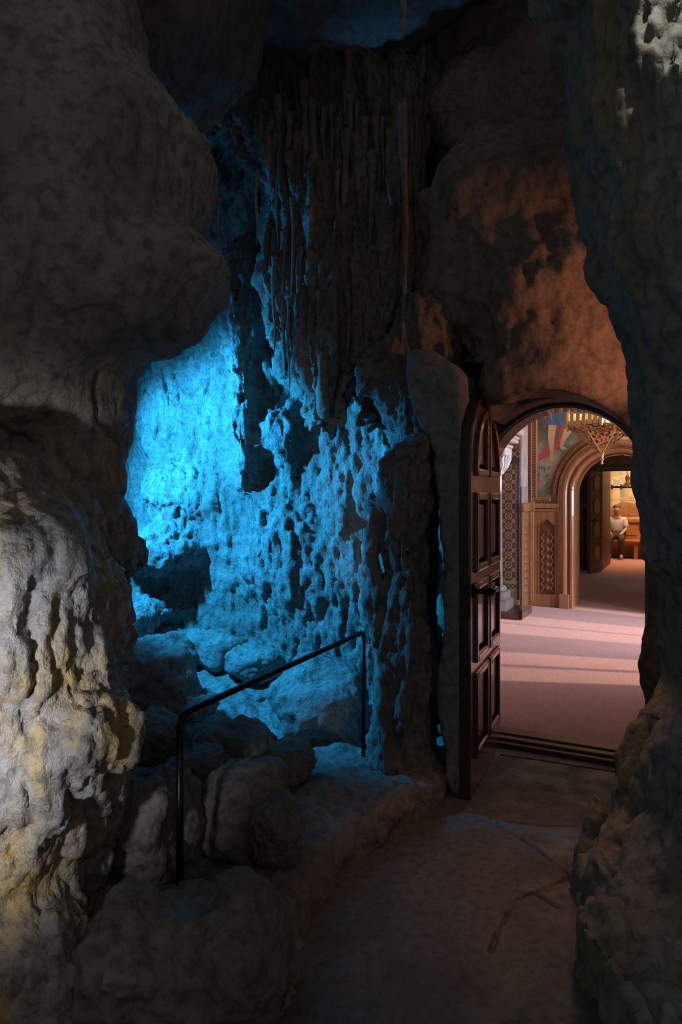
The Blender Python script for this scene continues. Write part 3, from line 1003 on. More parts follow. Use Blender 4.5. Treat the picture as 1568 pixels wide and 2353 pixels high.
fl = part('floor', box(nbm(), (-1.9, 0.16, -0.12), (6.2, 14.3, 0.0)), carpet_mat(), None, False, H + Vector((0, 0, FZ)), ROT)
tag(fl, 'dusty pink ribbed carpet running through the rooms beyond the door', 'carpet', kind='structure')

# room shell
ws = part('wall_left', box(nbm(), (-1.9, 0.33, 0.0), (-1.78, 5.3, 3.4)), M['plaster'], None, False, H + Vector((0, 0, FZ)), ROT)
tag(ws, 'plain left side wall of the first room', 'wall', kind='structure')
bm = nbm()
box(bm, (2.4, 0.2, 0.0), (2.6, 5.3, 0.5))
box(bm, (2.4, 0.2, 2.7), (2.6, 5.3, 3.4))
for v0, v1 in ((0.2, 2.2), (2.9, 3.3), (4.0, 4.4), (5.1, 5.3)):
    box(bm, (2.4, v0, 0.5), (2.6, v1, 2.7))
ws = part('wall_right', bm, M['plaster'], None, False, H + Vector((0, 0, FZ)), ROT)
tag(ws, 'window wall of the first room', 'wall', kind='structure')
for i, (v0, v1) in enumerate(((2.2, 2.9), (3.3, 4.0), (4.4, 5.1))):
    bm = nbm()
    for a in (v0, (v0 + v1) / 2 - 0.02, v1 - 0.04):
        box(bm, (2.45, a, 0.5), (2.52, a + 0.04, 2.7))
    for zz in (0.5, 1.6, 2.66):
        box(bm, (2.45, v0, zz), (2.52, v1, zz + 0.04))
    w = part('window_%d' % (i + 1), bm, M['oak_dark'], None, False, H + Vector((0, 0, FZ)), ROT)
    tag(w, 'window frame number %s from the grotto door in the window wall' % ('one', 'two', 'three')[i], 'window', kind='structure')
bm = nbm()
box(bm, (-1.9, 0.35, 3.4), (6.2, 14.3, 3.5))
ws = part('ceiling', bm, M['plaster'], None, False, H + Vector((0, 0, FZ)), ROT)
tag(ws, 'flat ceiling over the rooms beyond the door', 'ceiling', kind='structure')
bm = nbm()
arch_wall(bm, -1.9, 2.6, 3.4, DC, DR + 0.03, SPR - FZ, 0.2, 0.33)
ws = part('wall_front', bm, M['plaster'], None, False, H + Vector((0, 0, FZ)), ROT)
tag(ws, 'room side of the wall around the grotto doorway', 'wall', kind='structure')

# wall with the big arch
bm = nbm()
arch_wall(bm, -0.04, 3.4, 3.4, TC, AR + 0.02, ASP, 0.0, 0.25)
wa = part('wall_back', bm, M['oak_red'], None, False, A0, ROT)
tag(wa, 'wood lined wall pierced by the round arch', 'wall', kind='structure')
# pier with the printed wall covering
def paper_mat():
    m, nt, b = new_mat('patterned_wallpaper')
    tc = N(nt, 'ShaderNodeTexCoord').outputs['Object']
    sp = N(nt, 'ShaderNodeSeparateXYZ')
    nt.links.new(tc, sp.inputs[0])
    p, q = 0.138, 0.13
    X, Z = sp.outputs[0], sp.outputs[2]

    def cell(off):
        a = mth(nt, 'MULTIPLY', mth(nt, 'SUBTRACT', mth(nt, 'FRACT', mth(nt, 'ADD', mth(nt, 'DIVIDE', X, p), off + 50)), 0.5), p)
        c = mth(nt, 'MULTIPLY', mth(nt, 'SUBTRACT', mth(nt, 'FRACT', mth(nt, 'ADD', mth(nt, 'DIVIDE', Z, q), off)), 0.5), q)
        return a, c, mth(nt, 'SQRT', mth(nt, 'ADD', mth(nt, 'MULTIPLY', a, a), mth(nt, 'MULTIPLY', c, c)))
    a1, c1, r1 = cell(0.0)
    a2, c2, r2 = cell(0.5)

    def near(val, w):
        return mth(nt, 'LESS_THAN', mth(nt, 'ABSOLUTE', val), w)
    ring1 = near(mth(nt, 'SUBTRACT', r1, 0.042), 0.0045)
    ring2 = near(mth(nt, 'SUBTRACT', r2, 0.021), 0.004)
    diag = near(mth(nt, 'SUBTRACT', mth(nt, 'ABSOLUTE', a1), mth(nt, 'MULTIPLY', mth(nt, 'ABSOLUTE', c1), p / q)), 0.004)
    gold = mth(nt, 'MAXIMUM', mth(nt, 'MAXIMUM', ring1, ring2), diag)
    inside = mth(nt, 'MAXIMUM', mth(nt, 'LESS_THAN', r1, 0.042), mth(nt, 'LESS_THAN', r2, 0.021))
    base = mixc(nt, inside, (0.13, 0.050, 0.052), (0.145, 0.07, 0.052))
    col = mixc(nt, gold, base, (0.46, 0.31, 0.12))
    # bands by height
    def band(z0, z1, c_in, col_in):
        return mixc(nt, mth(nt, 'MULTIPLY', mth(nt, 'GREATER_THAN', Z, z0), mth(nt, 'LESS_THAN', Z, z1)), col_in, c_in)
    col = band(-1, 0.375, (0.36, 0.26, 0.10), col)
    loz = near(mth(nt, 'SUBTRACT', mth(nt, 'ABSOLUTE', mth(nt, 'MULTIPLY', mth(nt, 'SUBTRACT', mth(nt, 'FRACT', mth(nt, 'DIVIDE', X, 0.06)), 0.5), 0.06)),
                   mth(nt, 'ABSOLUTE', mth(nt, 'SUBTRACT', Z, 0.302))), 0.005)
    col = band(0.27, 0.335, mixc(nt, loz, (0.035, 0.06, 0.03), (0.46, 0.36, 0.18)), col)
    stripes = near(mth(nt, 'SUBTRACT', mth(nt, 'FRACT', mth(nt, 'DIVIDE', X, 0.02)), 0.5), 0.2)
    col = band(0.12, 0.24, mixc(nt, stripes, (0.30, 0.20, 0.10), (0.20, 0.12, 0.06)), col)
    col = band(1.93, 1.99, (0.05, 0.055, 0.05), col)
    loz2 = near(mth(nt, 'SUBTRACT', mth(nt, 'ABSOLUTE', mth(nt, 'MULTIPLY', mth(nt, 'SUBTRACT', mth(nt, 'FRACT', mth(nt, 'DIVIDE', X, 0.085)), 0.5), 0.085)),
                    mth(nt, 'ABSOLUTE', mth(nt, 'SUBTRACT', Z, 2.06))), 0.010)
    col = band(1.99, 2.12, mixc(nt, loz2, (0.07, 0.06, 0.03), (0.42, 0.31, 0.13)), col)
    col = band(2.12, 2.24, (0.20, 0.13, 0.09), col)
    bl = near(mth(nt, 'SUBTRACT', mth(nt, 'ABSOLUTE', mth(nt, 'ADD', X, 0.13)), mth(nt, 'ABSOLUTE', mth(nt, 'MULTIPLY', mth(nt, 'SUBTRACT', mth(nt, 'FRACT', mth(nt, 'DIVIDE', Z, 0.1)), 0.5), 0.1))), 0.008)
    up = mixc(nt, near(mth(nt, 'ADD', X, 0.13), 0.05), (0.33, 0.31, 0.25), mixc(nt, bl, (0.03, 0.04, 0.12), (0.18, 0.20, 0.30)))
    col = band(2.24, 9, up, col)
    col = mixc(nt, mth(nt, 'MULTIPLY', near(mth(nt, 'ADD', X, 0.085), 0.012), mth(nt, 'LESS_THAN', Z, 1.93)), col, (0.05, 0.065, 0.14))
    nt.links.new(col, b.inputs['Base Color'])
    b.inputs['Roughness'].default_value = 0.7
    return m


pr = empty('wall_pier', A0, ROT)
part('wall_covering', box(nbm(), (-0.9, -0.446, 0.0), (-0.06, 0.25, 3.4)), paper_mat(), pr)
part('baseboard', box(nbm(), (-0.9, -0.47, 0.0), (-0.06, -0.44, 0.125), 0.006), M['oak'], pr)
bm = nbm()
box(bm, (-0.06, -0.446, 1.4), (-0.038, 0.0, 3.4))
side = part('painted_return', bm, plain('faded_wall_paint', (0.40, 0.33, 0.33), 0.7, 0, 0.2, 6), pr)
box_b = nbm()
box(box_b, (-0.06, -0.46, 0.0), (-0.03, 0.0, 1.4))
wr = part('side_wainscot', box_b, M['oak'], pr)
bm = nbm()
for k in range(11):
    z = 0.22 + k * 0.098
    q = [bm.verts.new(c) for c in ((-0.03, -0.36, z), (-0.03, -0.23, z - 0.05), (-0.03, -0.10, z), (-0.03, -0.23, z + 0.05), (0.012, -0.23, z))]
    for a in range(4):
        bm.faces.new((q[a], q[(a + 1) % 4], q[4]))
part('diamond_studs', bm, M['oak'], wr)
part('side_rail', box(nbm(), (-0.06, -0.48, 1.29), (0.0, 0.0, 1.41), 0.012), M['oak'], wr)
tag(pr, 'projecting pier with maroon and gold ring-pattern wall covering', 'wall', kind='structure')

# wainscot panel between the pier and the arch
wn = empty('wainscot', A0, ROT)
bm = nbm()
px0, px1 = 0.105, 0.335
box(bm, (-0.03, -0.03, 0.16), (px0, 0.0, 1.30))
box(bm, (px1, -0.03, 0.16), (0.37, 0.0, 1.30))
xm = (px0 + px1) / 2
prism(bm, [(px0, 1.10), (xm, 1.20), (px1, 1.10), (px1, 1.30), (px0, 1.30)], -0.03, 0.0)
part('frame', bm, M['oak'], wn)
part('baseboard', box(nbm(), (-0.03, -0.05, 0.0), (0.37, 0.0, 0.165), 0.008), M['oak'], wn)
bm = nbm()
box(bm, (-0.035, -0.055, 0.05), (0.045, -0.0, 1.30), 0.012)
part('corner_post', bm, M['oak'], wn)
bm = nbm()
box(bm, (-0.04, -0.05, 1.29), (0.38, 0.0, 1.33), 0.012)
box(bm, (-0.04, -0.075, 1.335), (0.38, 0.0, 1.40), 0.014)
box(bm, (-0.05, -0.09, 1.30), (0.06, 0.0, 1.42), 0.012)
part('dado_rail', bm, M['oak'], wn)
bm = nbm()
for a in (px0, px1 - 0.012):
    box(bm, (a, -0.042, 0.16), (a + 0.012, -0.02, 1.10))
strip(bm, [(px0, 1.10), (xm, 1.20), (px1, 1.10)], [(px0, 1.086), (xm, 1.186), (px1, 1.086)], -0.042, -0.02)
part('molding', bm, M['oak'], wn)
bm = nbm()
prism(bm, [(px0, 0.16), (px1, 0.16), (px1, 1.10), (xm, 1.20), (px0, 1.10)], -0.006, 0.0)
part('sunk_field', bm, M['oak_dark'], wn)


def pyramid(bm, x, z, hx, hz, y0, y1):
    q = [bm.verts.new(c) for c in ((x - hx, y0, z), (x, y0, z - hz), (x + hx, y0, z), (x, y0, z + hz), (x, y1, z))]
    for a in range(4):
        bm.faces.new((q[a], q[(a + 1) % 4], q[4]))
    bm.faces.new(q[:4])


bm = nbm()
for k in range(7):
    zz = 0.25 + k * 0.106
    pyramid(bm, xm, zz, 0.045, 0.043, -0.006, -0.05)
part('diamond_stud', bm, M['oak'], wn)
bm = nbm()
pyramid(bm, xm, 1.02, 0.075, 0.075, -0.008, -0.02)
part('carved_lozenge', bm, M['oak_dark'], wn)
bm = nbm()
for sgn in (-1, 1):
    zz = [(xm + sgn * (0.055 if k % 2 else 0.095), 0.197 + k * 0.053) for k in range(16)]
    zi = [(x - sgn * 0.022, z) for x, z in zz]
    strip(bm, zz, zi, -0.022, 0.0)
part('zigzag_fillet', bm, M['oak'], wn)
tag(wn, 'carved oak wainscot panel with a column of diamond studs beside the arch', 'wainscot')

# arch surround
ar = empty('arch_surround', A0, ROT)
prof = [(0.0, 0.0), (0.0, -0.05), (0.02, -0.07), (0.045, -0.07), (0.06, -0.045), (0.075, -0.045), (0.085, -0.075), (0.10, -0.09), (0.125, -0.095), (0.145, -0.085), (0.155, -0.06), (0.17, -0.055), (0.205, -0.05), (0.208, 0.0)]
part('molding', sweep_arch(nbm(), prof, TC, ASP, AR, 0.0), M['oak_red'], ar, False)
part('reveal', sweep_arch(nbm(), [(0.0, -0.03), (0.02, -0.03), (0.02, 0.45), (0.0, 0.45), (-0.015, 0.40), (-0.015, 0.25), (0, 0.2)], TC, ASP, AR, 0.0), M['oak_red'], ar)
for sg in (-1, 1):
    x0 = TC + sg * (AR + 0.05)
    part('plinth_block', box(nbm(), (min(x0, x0 + sg * 0.13), -0.11, 0.0), (max(x0, x0 + sg * 0.13), 0.0, 0.19), 0.008), M['oak'], ar)
prof = [(0.215, 0.0), (0.215, -0.03), (0.235, -0.055), (0.27, -0.06), (0.285, -0.04), (0.30, -0.04), (0.30, 0.0)]
part('outer_molding', sweep_arch(nbm(), prof, TC, ASP, AR, 1.45, 40, (False, False), 180, 0), M['oak_dark'], ar)
bm = nbm()
for i in range(70):
    a = R(180 - 180 * i / 69)
    rr = AR + 0.252
    x, z = TC + rr * math.cos(a), ASP + rr * math.sin(a)
    c = Vector((x, -0.06, z))
    mt = Matrix.Translation(c) @ Matrix.Rotation(-a, 4, 'Y')
    bmesh.ops.create_cube(bm, size=1.0, matrix=mt @ Matrix.Diagonal((0.022, 0.014, 0.014, 1)))
part('carved_border', bm, M['oak_red'], ar)
tag(ar, 'round wooden arch surround with deep mouldings under the brass lantern', 'arch')

# mural with its carved frame
mu = empty('mural', A0 + Vector((0, 0, 1.45)), ROT)


def flat_part(name, pts, y, mat, parent, th=0.0015):
    return part(name, prism(nbm(), pts, y - th, y), mat, parent)


outl = [(0.085, 0.0), (0.26, 0.0)] + [(TC + 0.845 * math.cos(R(a)), ASP - 1.45 + 0.845 * math.sin(R(a))) for a in np.linspace(174, 92, 16)] + [(TC, 1.9), (0.085, 1.9)]


def paint_mat():
    m, nt, b = new_mat('mural_ground')
    tc = N(nt, 'ShaderNodeTexCoord').outputs['Object']
    sp = N(nt, 'ShaderNodeSeparateXYZ')
    nt.links.new(tc, sp.inputs[0])
    n = noise_node(nt, tc, 6, 6)
    f = mth(nt, 'ADD', mth(nt, 'MULTIPLY', sp.outputs[2], 0.55), mth(nt, 'MULTIPLY', n, 0.45))
    c = ramp(nt, f, [(0.25, (0.12, 0.16, 0.10)), (0.36, (0.33, 0.24, 0.19)), (0.5, (0.36, 0.29, 0.24)), (0.62, (0.13, 0.13, 0.10)), (0.8, (0.06, 0.065, 0.05))])
    nt.links.new(c, b.inputs['Base Color'])
    b.inputs['Roughness'].default_value = 0.7
    return m


flat_part('canvas', outl, -0.004, paint_mat(), mu, 0.004)
skin = plain('painted_skin', (0.42, 0.29, 0.18), 0.7, 0, 0.1, 12)
blue = plain('painted_blue', (0.04, 0.09, 0.22), 0.7, 0, 0.35, 10)
red = plain('painted_red', (0.30, 0.06, 0.06), 0.7, 0, 0.4, 9)
plum = plain('painted_plum', (0.12, 0.06, 0.07), 0.7, 0, 0.4, 9)
leafm = plain('painted_leaf', (0.09, 0.16, 0.10), 0.7, 0, 0.3, 14)
def mpt(px, py):
    k = (px - CX) / F
    t = (k * 9.4 - 2.62) / (UX.x + 0.454 * k)
    Y = 9.4 - 0.454 * t
    return (t, EYE - FZ - (py - HY) / F * Y - 1.45)


cl = flat_part('painted_cloak', [mpt(*p) for p in [(1246, 950), (1260, 975), (1262, 1020), (1240, 1045), (1238, 1060), (1262, 1048), (1278, 1030), (1285, 1035), (1300, 985), (1290, 960), (1262, 940)]], -0.0085, red, mu)
flat_part('cloak_fold', [mpt(*p) for p in [(1258, 970), (1290, 975), (1283, 1010), (1266, 1030), (1260, 1000)]], -0.0100, plum, cl)
tu = flat_part('painted_tunic', [mpt(*p) for p in [(1258, 925), (1300, 925), (1299, 978), (1275, 977), (1257, 974)]], -0.0110, blue, mu)
flat_part('sash', [mpt(*p) for p in [(1258, 934), (1300, 937), (1300, 942), (1268, 941), (1270, 970), (1264, 950), (1255, 958), (1250, 950)]], -0.0130, plain('painted_ochre', (0.28, 0.18, 0.10), 0.7), tu)
flat_part('painted_leg', [mpt(*p) for p in [(1262, 977), (1280, 977), (1276, 1000), (1273, 1030), (1274, 1055), (1270, 1063), (1264, 1058), (1265, 1040), (1260, 1005)]], -0.0110, skin, mu)
flat_part('painted_leg', [mpt(*p) for p in [(1298, 985), (1315, 992), (1300, 1012), (1295, 1025), (1308, 1033), (1292, 1034), (1287, 1026), (1291, 1008)]], -0.0110, skin, mu)
rnd = random.Random(9)
for k in range(24):
    a, b_ = mpt(rnd.uniform(1240, 1264), rnd.uniform(1078, 1132))
    ang = rnd.uniform(0.2, 2.9)
    L = rnd.uniform(0.05, 0.1)
    dx, dzz = math.cos(ang) * L, math.sin(ang) * L
    flat_part('painted_leaf', [(a, b_), (a + dx * 0.5 - dzz * 0.14, b_ + dzz * 0.5 + dx * 0.14), (a + dx, b_ + dzz), (a + dx * 0.5 + dzz * 0.14, b_ + dzz * 0.5 - dx * 0.14)], -0.0070 - 0.0001 * k, leafm, mu, 0.001)
fr = nbm()
box(fr, (0.0, -0.045, -0.02), (0.022, 0.0, 1.93), 0.006)
box(fr, (0.062, -0.045, 0.02), (0.088, 0.0, 1.93), 0.008)
box(fr, (0.0, -0.03, -0.03), (0.27, 0.0, 0.03), 0.008)
fo = part('frame', fr, M['oak'], mu)
bm = nbm()
for k in range(52):
    z = 0.03 + k * 0.036
    bmesh.ops.create_icosphere(bm, subdivisions=1, radius=0.017, matrix=Matrix.Translation((0.042, -0.03, z)))
for k in range(6):
    bmesh.ops.create_icosphere(bm, subdivisions=1, radius=0.015, matrix=Matrix.Translation((0.08 + 0.032 * k, -0.035, 0.0)))
box(bm, (0.022, -0.02, 0.0), (0.062, 0.0, 1.93))
part('carved_border', bm, M['oak_red'], fo, False)
tag(mu, 'framed wall painting of a figure in a blue tunic above the wainscot', 'mural')

# marble column in front of the pier
mc = empty('marble_column', Vector(((1136 - CX) / F * 8.6, 8.6, FZ + 0.085)), ROT)
bm = nbm()
for w, z0, z1 in ((0.20, 0.0, 0.13), (0.17, 0.13, 0.225)):
    box(bm, (-w, -w, z0), (w, w, z1), 0.01)
lathe(bm, [(0.13, 0.225), (0.15, 0.235), (0.155, 0.26), (0.15, 0.285), (0.12, 0.30)], n=28)
part('base', bm, M['marble'], mc, False)
part('shaft', lathe(nbm(), [(0.10, 0.29), (0.105, 0.32), (0.095, 1.70)], n=28), M['marble'], mc, True)
bm = nbm()
lathe(bm, [(0.10, 1.68), (0.12, 1.70), (0.14, 1.74), (0.175, 1.80), (0.195, 1.87), (0.19, 1.93)], n=28)
for k in range(26):
    a = 2 * math.pi * k / 26
    tube(bm, [(0.11 * math.cos(a), 0.11 * math.sin(a), 1.70), (0.165 * math.cos(a + 0.1), 0.165 * math.sin(a + 0.1), 1.78), (0.20 * math.cos(a - 0.1), 0.20 * math.sin(a - 0.1), 1.87), (0.205 * math.cos(a), 0.205 * math.sin(a), 1.92)], [0.006, 0.014, 0.014, 0.008], 6)
part('capital', bm, M['marble'], mc, True)
bm = nbm()
for w, z0, z1 in ((0.185, 1.92, 2.02), (0.20, 2.02, 2.06), (0.255, 2.08, 2.13), (0.265, 2.13, 2.17), (0.31, 2.18, 2.27)):
    box(bm, (-w, -w, z0), (w, w, z1), 0.018)
part('abacus', bm, M['marble'], mc)
tag(mc, 'white marble column with carved capital, mostly hidden behind the door', 'column')

# glass screen on a wooden plinth
gl, nt, b = new_mat('clear_glass')
b.inputs['Base Color'].default_value = (0.92, 0.95, 1.0, 1)
b.inputs['Transmission Weight'].default_value = 1.0
b.inputs['Roughness'].default_value = 0.0
b.inputs['IOR'].default_value = 1.12
gc = empty('glass_case', Vector((2.177, 8.23, FZ)), ROT)
part('plinth', box(nbm(), (-0.95, 0.0, 0.0), (0.0, 0.62, 0.085), 0.006), M['plinth'], gc)
part('side_pane', box(nbm(), (-0.012, 0.0, 0.087), (-0.004, 0.6, 1.62)), gl, gc)
part('front_pane', box(nbm(), (-0.95, 0.004, 0.087), (-0.016, 0.012, 1.62)), gl, gc)
part('corner_bracket', box(nbm(), (-0.035, -0.006, 0.02), (0.006, 0.035, 0.12), 0.004), M['iron'], gc)
tag(gc, 'low glass case on a brown wooden plinth in front of the marble column', 'glass case')

# brass lantern
ch = empty('chandelier', Vector((3.06, 8.0, 1.917)))
RO, RI, ZB, ZT = 0.455, 0.375, 0.45, 0.64
pts = []
for k in range(12):
    a = 2 * math.pi * k / 12 + 0.15
    r = RO if k % 2 == 0 else RI
    pts.append(Vector((r * math.cos(a), r * math.sin(a), 0)))
for k in range(12):
    p, q = pts[k], pts[(k + 1) % 12]
    L = (q - p).length
    bm = nbm()
    box(bm, (0, -0.008, ZB), (L, 0.008, ZB + 0.05))
    box(bm, (0, -0.008, ZT - 0.035), (L, 0.008, ZT))
    n = 3
    wbar = L / (n * 1.0) * 0.56
    for j in range(n + 1):
        xc = L * j / n
        box(bm, (max(0, xc - wbar / 2), -0.006, ZB + 0.04), (min(L, xc + wbar / 2), 0.006, ZT - 0.03))
    for j in range(n):
        xc = L * (j + 0.5) / n
        tube(bm, [(xc, -0.004, ZB - 0.0), (xc, -0.004, ZB + 0.03)], 0.012, 6)
    d = (q - p).normalized()
    bm.transform(Matrix.Translation(p) @ Matrix.Rotation(math.atan2(d.y, d.x), 4, 'Z'))
    part('gallery_panel', bm, M['brass'], ch)
    bm = nbm()
    tube(bm, [(p.x, p.y, ZB - 0.03), (p.x, p.y, ZT + 0.01), (p.x, p.y, ZT + 0.03), (p.x, p.y, ZT + 0.05), (p.x, p.y, ZT + 0.075)], [0.010, 0.010, 0.020, 0.012, 0.002], 8)
    part('finial_post', bm, M['brass'], ch)
bm = nbm()
top = [bm.verts.new((v.x, v.y, ZB)) for v in pts]
RM = 0.27
mid = [bm.verts.new((RM * 1.06 * math.cos(2 * math.pi * k / 6 + 0.15 + math.pi / 6), RM * 1.06 * math.sin(2 * math.pi * k / 6 + 0.15 + math.pi / 6), ZB - 0.075)) for k in range(6)]
for k in range(6):
    a, b2, c = top[2 * k], top[2 * k + 1], top[(2 * k + 2) % 12]
    bm.faces.new((a, b2, mid[k]))
    bm.faces.new((b2, c, mid[k]))
    bm.faces.new((c, mid[(k + 1) % 6], mid[k]))
soffit_bm = bm
bmat, nt, bb_ = new_mat('pierced_brass')
bb_.inputs['Metallic'].default_value = 1.0
bb_.inputs['Roughness'].default_value = 0.3
tc = N(nt, 'ShaderNodeTexCoord').outputs['Object']
hn = noise_node(nt, tc, 32, 3, 0.5)
nt.links.new(ramp(nt, hn, [(0.40, (0.10, 0.06, 0.025)), (0.52, (0.74, 0.50, 0.22))]), bb_.inputs['Base Color'])
bp = N(nt, 'ShaderNodeBump')
bp.inputs['Strength'].default_value = 1.0
bp.inputs['Distance'].default_value = 0.02
nt.links.new(hn, bp.inputs['Height'])
nt.links.new(bp.outputs[0], bb_.inputs['Normal'])
bm = nbm()
mid = [bm.verts.new((RM * 1.06 * math.cos(2 * math.pi * k / 6 + 0.15 + math.pi / 6), RM * 1.06 * math.sin(2 * math.pi * k / 6 + 0.15 + math.pi / 6), ZB - 0.075)) for k in range(6)]
tip = bm.verts.new((0, 0, 0.12))
for k in range(6):
    bm.faces.new((mid[k], mid[(k + 1) % 6], tip))
part('star_soffit', soffit_bm, bmat, ch)
cn_ = part('pierced_cone', bm, bmat, ch)
bm = nbm()
for k in range(6):
    a = 2 * math.pi * k / 6 + 0.15 + math.pi / 6
    tube(bm, [(RM * 1.06 * math.cos(a), RM * 1.06 * math.sin(a), ZB - 0.075), (0, 0, 0.12)], 0.007, 6)
part('rib_molding', bm, M['brass'], cn_)
part('finial', lathe(nbm(), [(0.003, 0.0), (0.016, 0.012), (0.012, 0.03), (0.008, 0.045), (0.024, 0.06), (0.022, 0.07), (0.009, 0.085), (0.02, 0.10), (0.015, 0.112), (0.03, 0.13)], n=12), M['brass'], ch, True)
part('hanging_rod', tube(nbm(), [(0, 0, 0.12), (0, 0, 3.45 - 1.917)], 0.012, 8), M['brass'], ch, True)
tag(ch, 'brass star-shaped hanging lantern with pierced cone seen through the doorway', 'chandelier')

# vestibule beyond the arch
bm = nbm()
box(bm, (-2.0, 0.0, 0.0), (-0.03, 0.12, 3.4))
box(bm, (0.98, 0.0, 0.0), (2.2, 0.12, 3.4))
box(bm, (-0.03, 0.0, 2.0), (0.98, 0.12, 3.4))
for x in (-0.03, 0.93):
    box(bm, (x - 0.02 if x < 0 else x + 0.05, 0.12, 0.0), (x + 0.0 if x < 0 else x + 0.07, 1.7, 2.1))
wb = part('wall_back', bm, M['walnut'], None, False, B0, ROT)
tag(wb, 'dark panelled vestibule wall with a square doorway', 'wall', kind='structure')
vp = empty('wall_panelling', B0, ROT)
for x0, x1 in ((-0.75, -0.42), (-1.15, -0.82), (-0.36, -0.06)):
    for z0, z1 in ((0.2, 0.72), (0.78, 1.18), (1.42, 1.9)):
        bm = nbm()
        box(bm, (x0, -0.012, z0), (x1, 0.0, z1), 0.004)
        box(bm, (x0 + 0.05, -0.024, z0 + 0.05), (x1 - 0.05, -0.01, z1 - 0.05), 0.006)
        part('panel', bm, M['walnut'], vp)
part('dado_rail', box(nbm(), (-2.4, -0.05, 1.26), (-0.06, 0.0, 1.36), 0.012), M['oak_dark'], vp)
for x in (-0.79, -0.40):
    part('pilaster', box(nbm(), (x - 0.03, -0.03, 0.0), (x + 0.03, 0.0, 1.26), 0.006), M['oak_dark'], vp)
tag(vp, 'dark panelled wainscot behind the carved door leaf', 'wainscot')
hdw = empty('door_head', B0, ROT)
bm = nbm()
box(bm, (-0.12, -0.05, 2.0), (1.15, 0.0, 2.10), 0.01)
arch_pts_o, arch_pts_i = arc(0.48, 2.1, 0.60, 180, 0, 24), arc(0.48, 2.1, 0.50, 180, 0, 24)
strip(bm, arch_pts_o, arch_pts_i, -0.06, 0.0)
part('frame', bm, M['oak_dark'], hdw)
part('panel', prism(nbm(), arc(0.48, 2.12, 0.49, 180, 0, 24), -0.02, 0.0), M['oak_dark'], hdw)
tag(hdw, 'arched wooden door head above the far square doorway', 'door head')

# carved door leaf
hx = Vector((5.235, 13.64, FZ))
fx = Vector((4.79, 13.12, FZ))
dl = (fx - hx).normalized()
c2 = empty('door_2', hx, math.atan2(dl.y, dl.x))
LW = (fx - hx).length
part('door_leaf', box(nbm(), (0, -0.05, 0.012), (LW, 0.0, 2.0), 0.004), M['oak_dark'], c2)
e = part('edge_strip', box(nbm(), (LW, -0.05, 0.012), (LW + 0.006, 0.0, 2.0), 0.001), M['walnut'], c2)
for k in range(4):
    z0 = 0.2 + k * 0.45
    bm = nbm()
    prism(bm, arc(LW / 2, z0 + 0.20, 0.15, 0, 360, 20)[:-1], 0.0, 0.012)
    bmesh.ops.scale(bm, vec=(1, 1, 1), verts=bm.verts)
    part('carved_panel', bm, M['oak'], c2)
    bm = nbm()
    box(bm, (0.05, 0.0, z0 - 0.03), (LW - 0.05, 0.02, z0 + 0.0), 0.005)
    part('cross_rail', bm, M['oak_dark'], c2)
bm = nbm()
for k in range(58):
    for x in (0.08, LW - 0.05):
        bmesh.ops.create_icosphere(bm, subdivisions=1, radius=0.013, matrix=Matrix.Translation((x, 0.004, 0.2 + k * 0.03)))
part('carved_border', bm, M['oak'], c2)
hd2 = part('handle', tube(nbm(), [(LW - 0.06, 0.0, 1.02), (LW - 0.06, 0.05, 1.02), (LW - 0.11, 0.06, 1.03), (LW - 0.16, 0.06, 1.06)], [0.02, 0.012, 0.01, 0.012], 8), M['iron'], c2, True)
tag(c2, 'half-open carved wooden door leaf beyond the round arch', 'door', kind='structure')

# far room
bm = nbm()
box(bm, (-3.0, 3.42, 0.0), (4.0, 3.6, 3.4))
wf = part('wall_back', bm, plain('ochre_wall', (0.50, 0.38, 0.24), 0.8), None, False, B0, ROT)
tag(wf, 'end wall of the far room', 'wall', kind='structure')
fm = empty('mural', B0 + VX * 3.42 + Vector((0, 0, 0.95)), ROT)
part('canvas', box(nbm(), (-1.2, -0.012, 0.0), (2.18, 0.0, 1.6)), plain('far_painting_ground', (0.44, 0.33, 0.22), 0.8, 0, 0.5, 2.5), fm)


def fpt(px, py):
    k = (px - CX) / F
    O = B0 + VX * 3.42
    t = (k * O.y - O.x) / (UX.x - UX.y * k)
    Y = O.y + UX.y * t
    return (t, EYE - FZ - (py - HY) / F * Y - 0.95)


def fpoly(name, pp, y, c):
    return flat_part(name, [fpt(*p) for p in pp], y, plain('paint_' + name, c, 0.8, 0, 0.25, 6), fm, 0.002)


fpoly('painted_cloud', [(1405, 1080), (1470, 1080), (1475, 1150), (1405, 1150)], -0.013, (0.36, 0.33, 0.28))
fpoly('painted_robe', [(1408, 1118), (1422, 1118), (1426, 1145), (1423, 1163), (1409, 1163)], -0.016, (0.55, 0.45, 0.30))
fpoly('painted_shawl', [(1426, 1115), (1434, 1118), (1434, 1140), (1428, 1141)], -0.016, (0.22, 0.30, 0.26))
fpoly('painted_sleeve', [(1450, 1122), (1458, 1118), (1462, 1146), (1446, 1140)], -0.016, (0.60, 0.42, 0.18))
fpoly('painted_arm', [(1408, 1100), (1425, 1092), (1432, 1092), (1420, 1104)], -0.016, (0.60, 0.42, 0.25))
fpoly('painted_slope', [(1405, 1165), (1432, 1152), (1475, 1160), (1478, 1185), (1405, 1185)], -0.018, (0.30, 0.14, 0.06))
tag(fm, 'warm-lit wall painting of robed figures in the farthest room', 'mural')
fw = empty('wainscot', B0 + VX * 3.42, ROT)
part('board', box(nbm(), (-1.2, -0.03, 0.0), (2.18, 0.0, 0.94)), M['far_wood'], fw)
part('dado_rail', box(nbm(), (-1.2, -0.07, 0.86), (2.18, 0.0, 0.95), 0.012), M['far_wood'], fw)
for k in range(6):
    part('panel', box(nbm(), (-1.1 + k * 0.53, -0.042, 0.55), (-0.65 + k * 0.53, -0.03, 0.80), 0.006), M['far_wood'], fw)
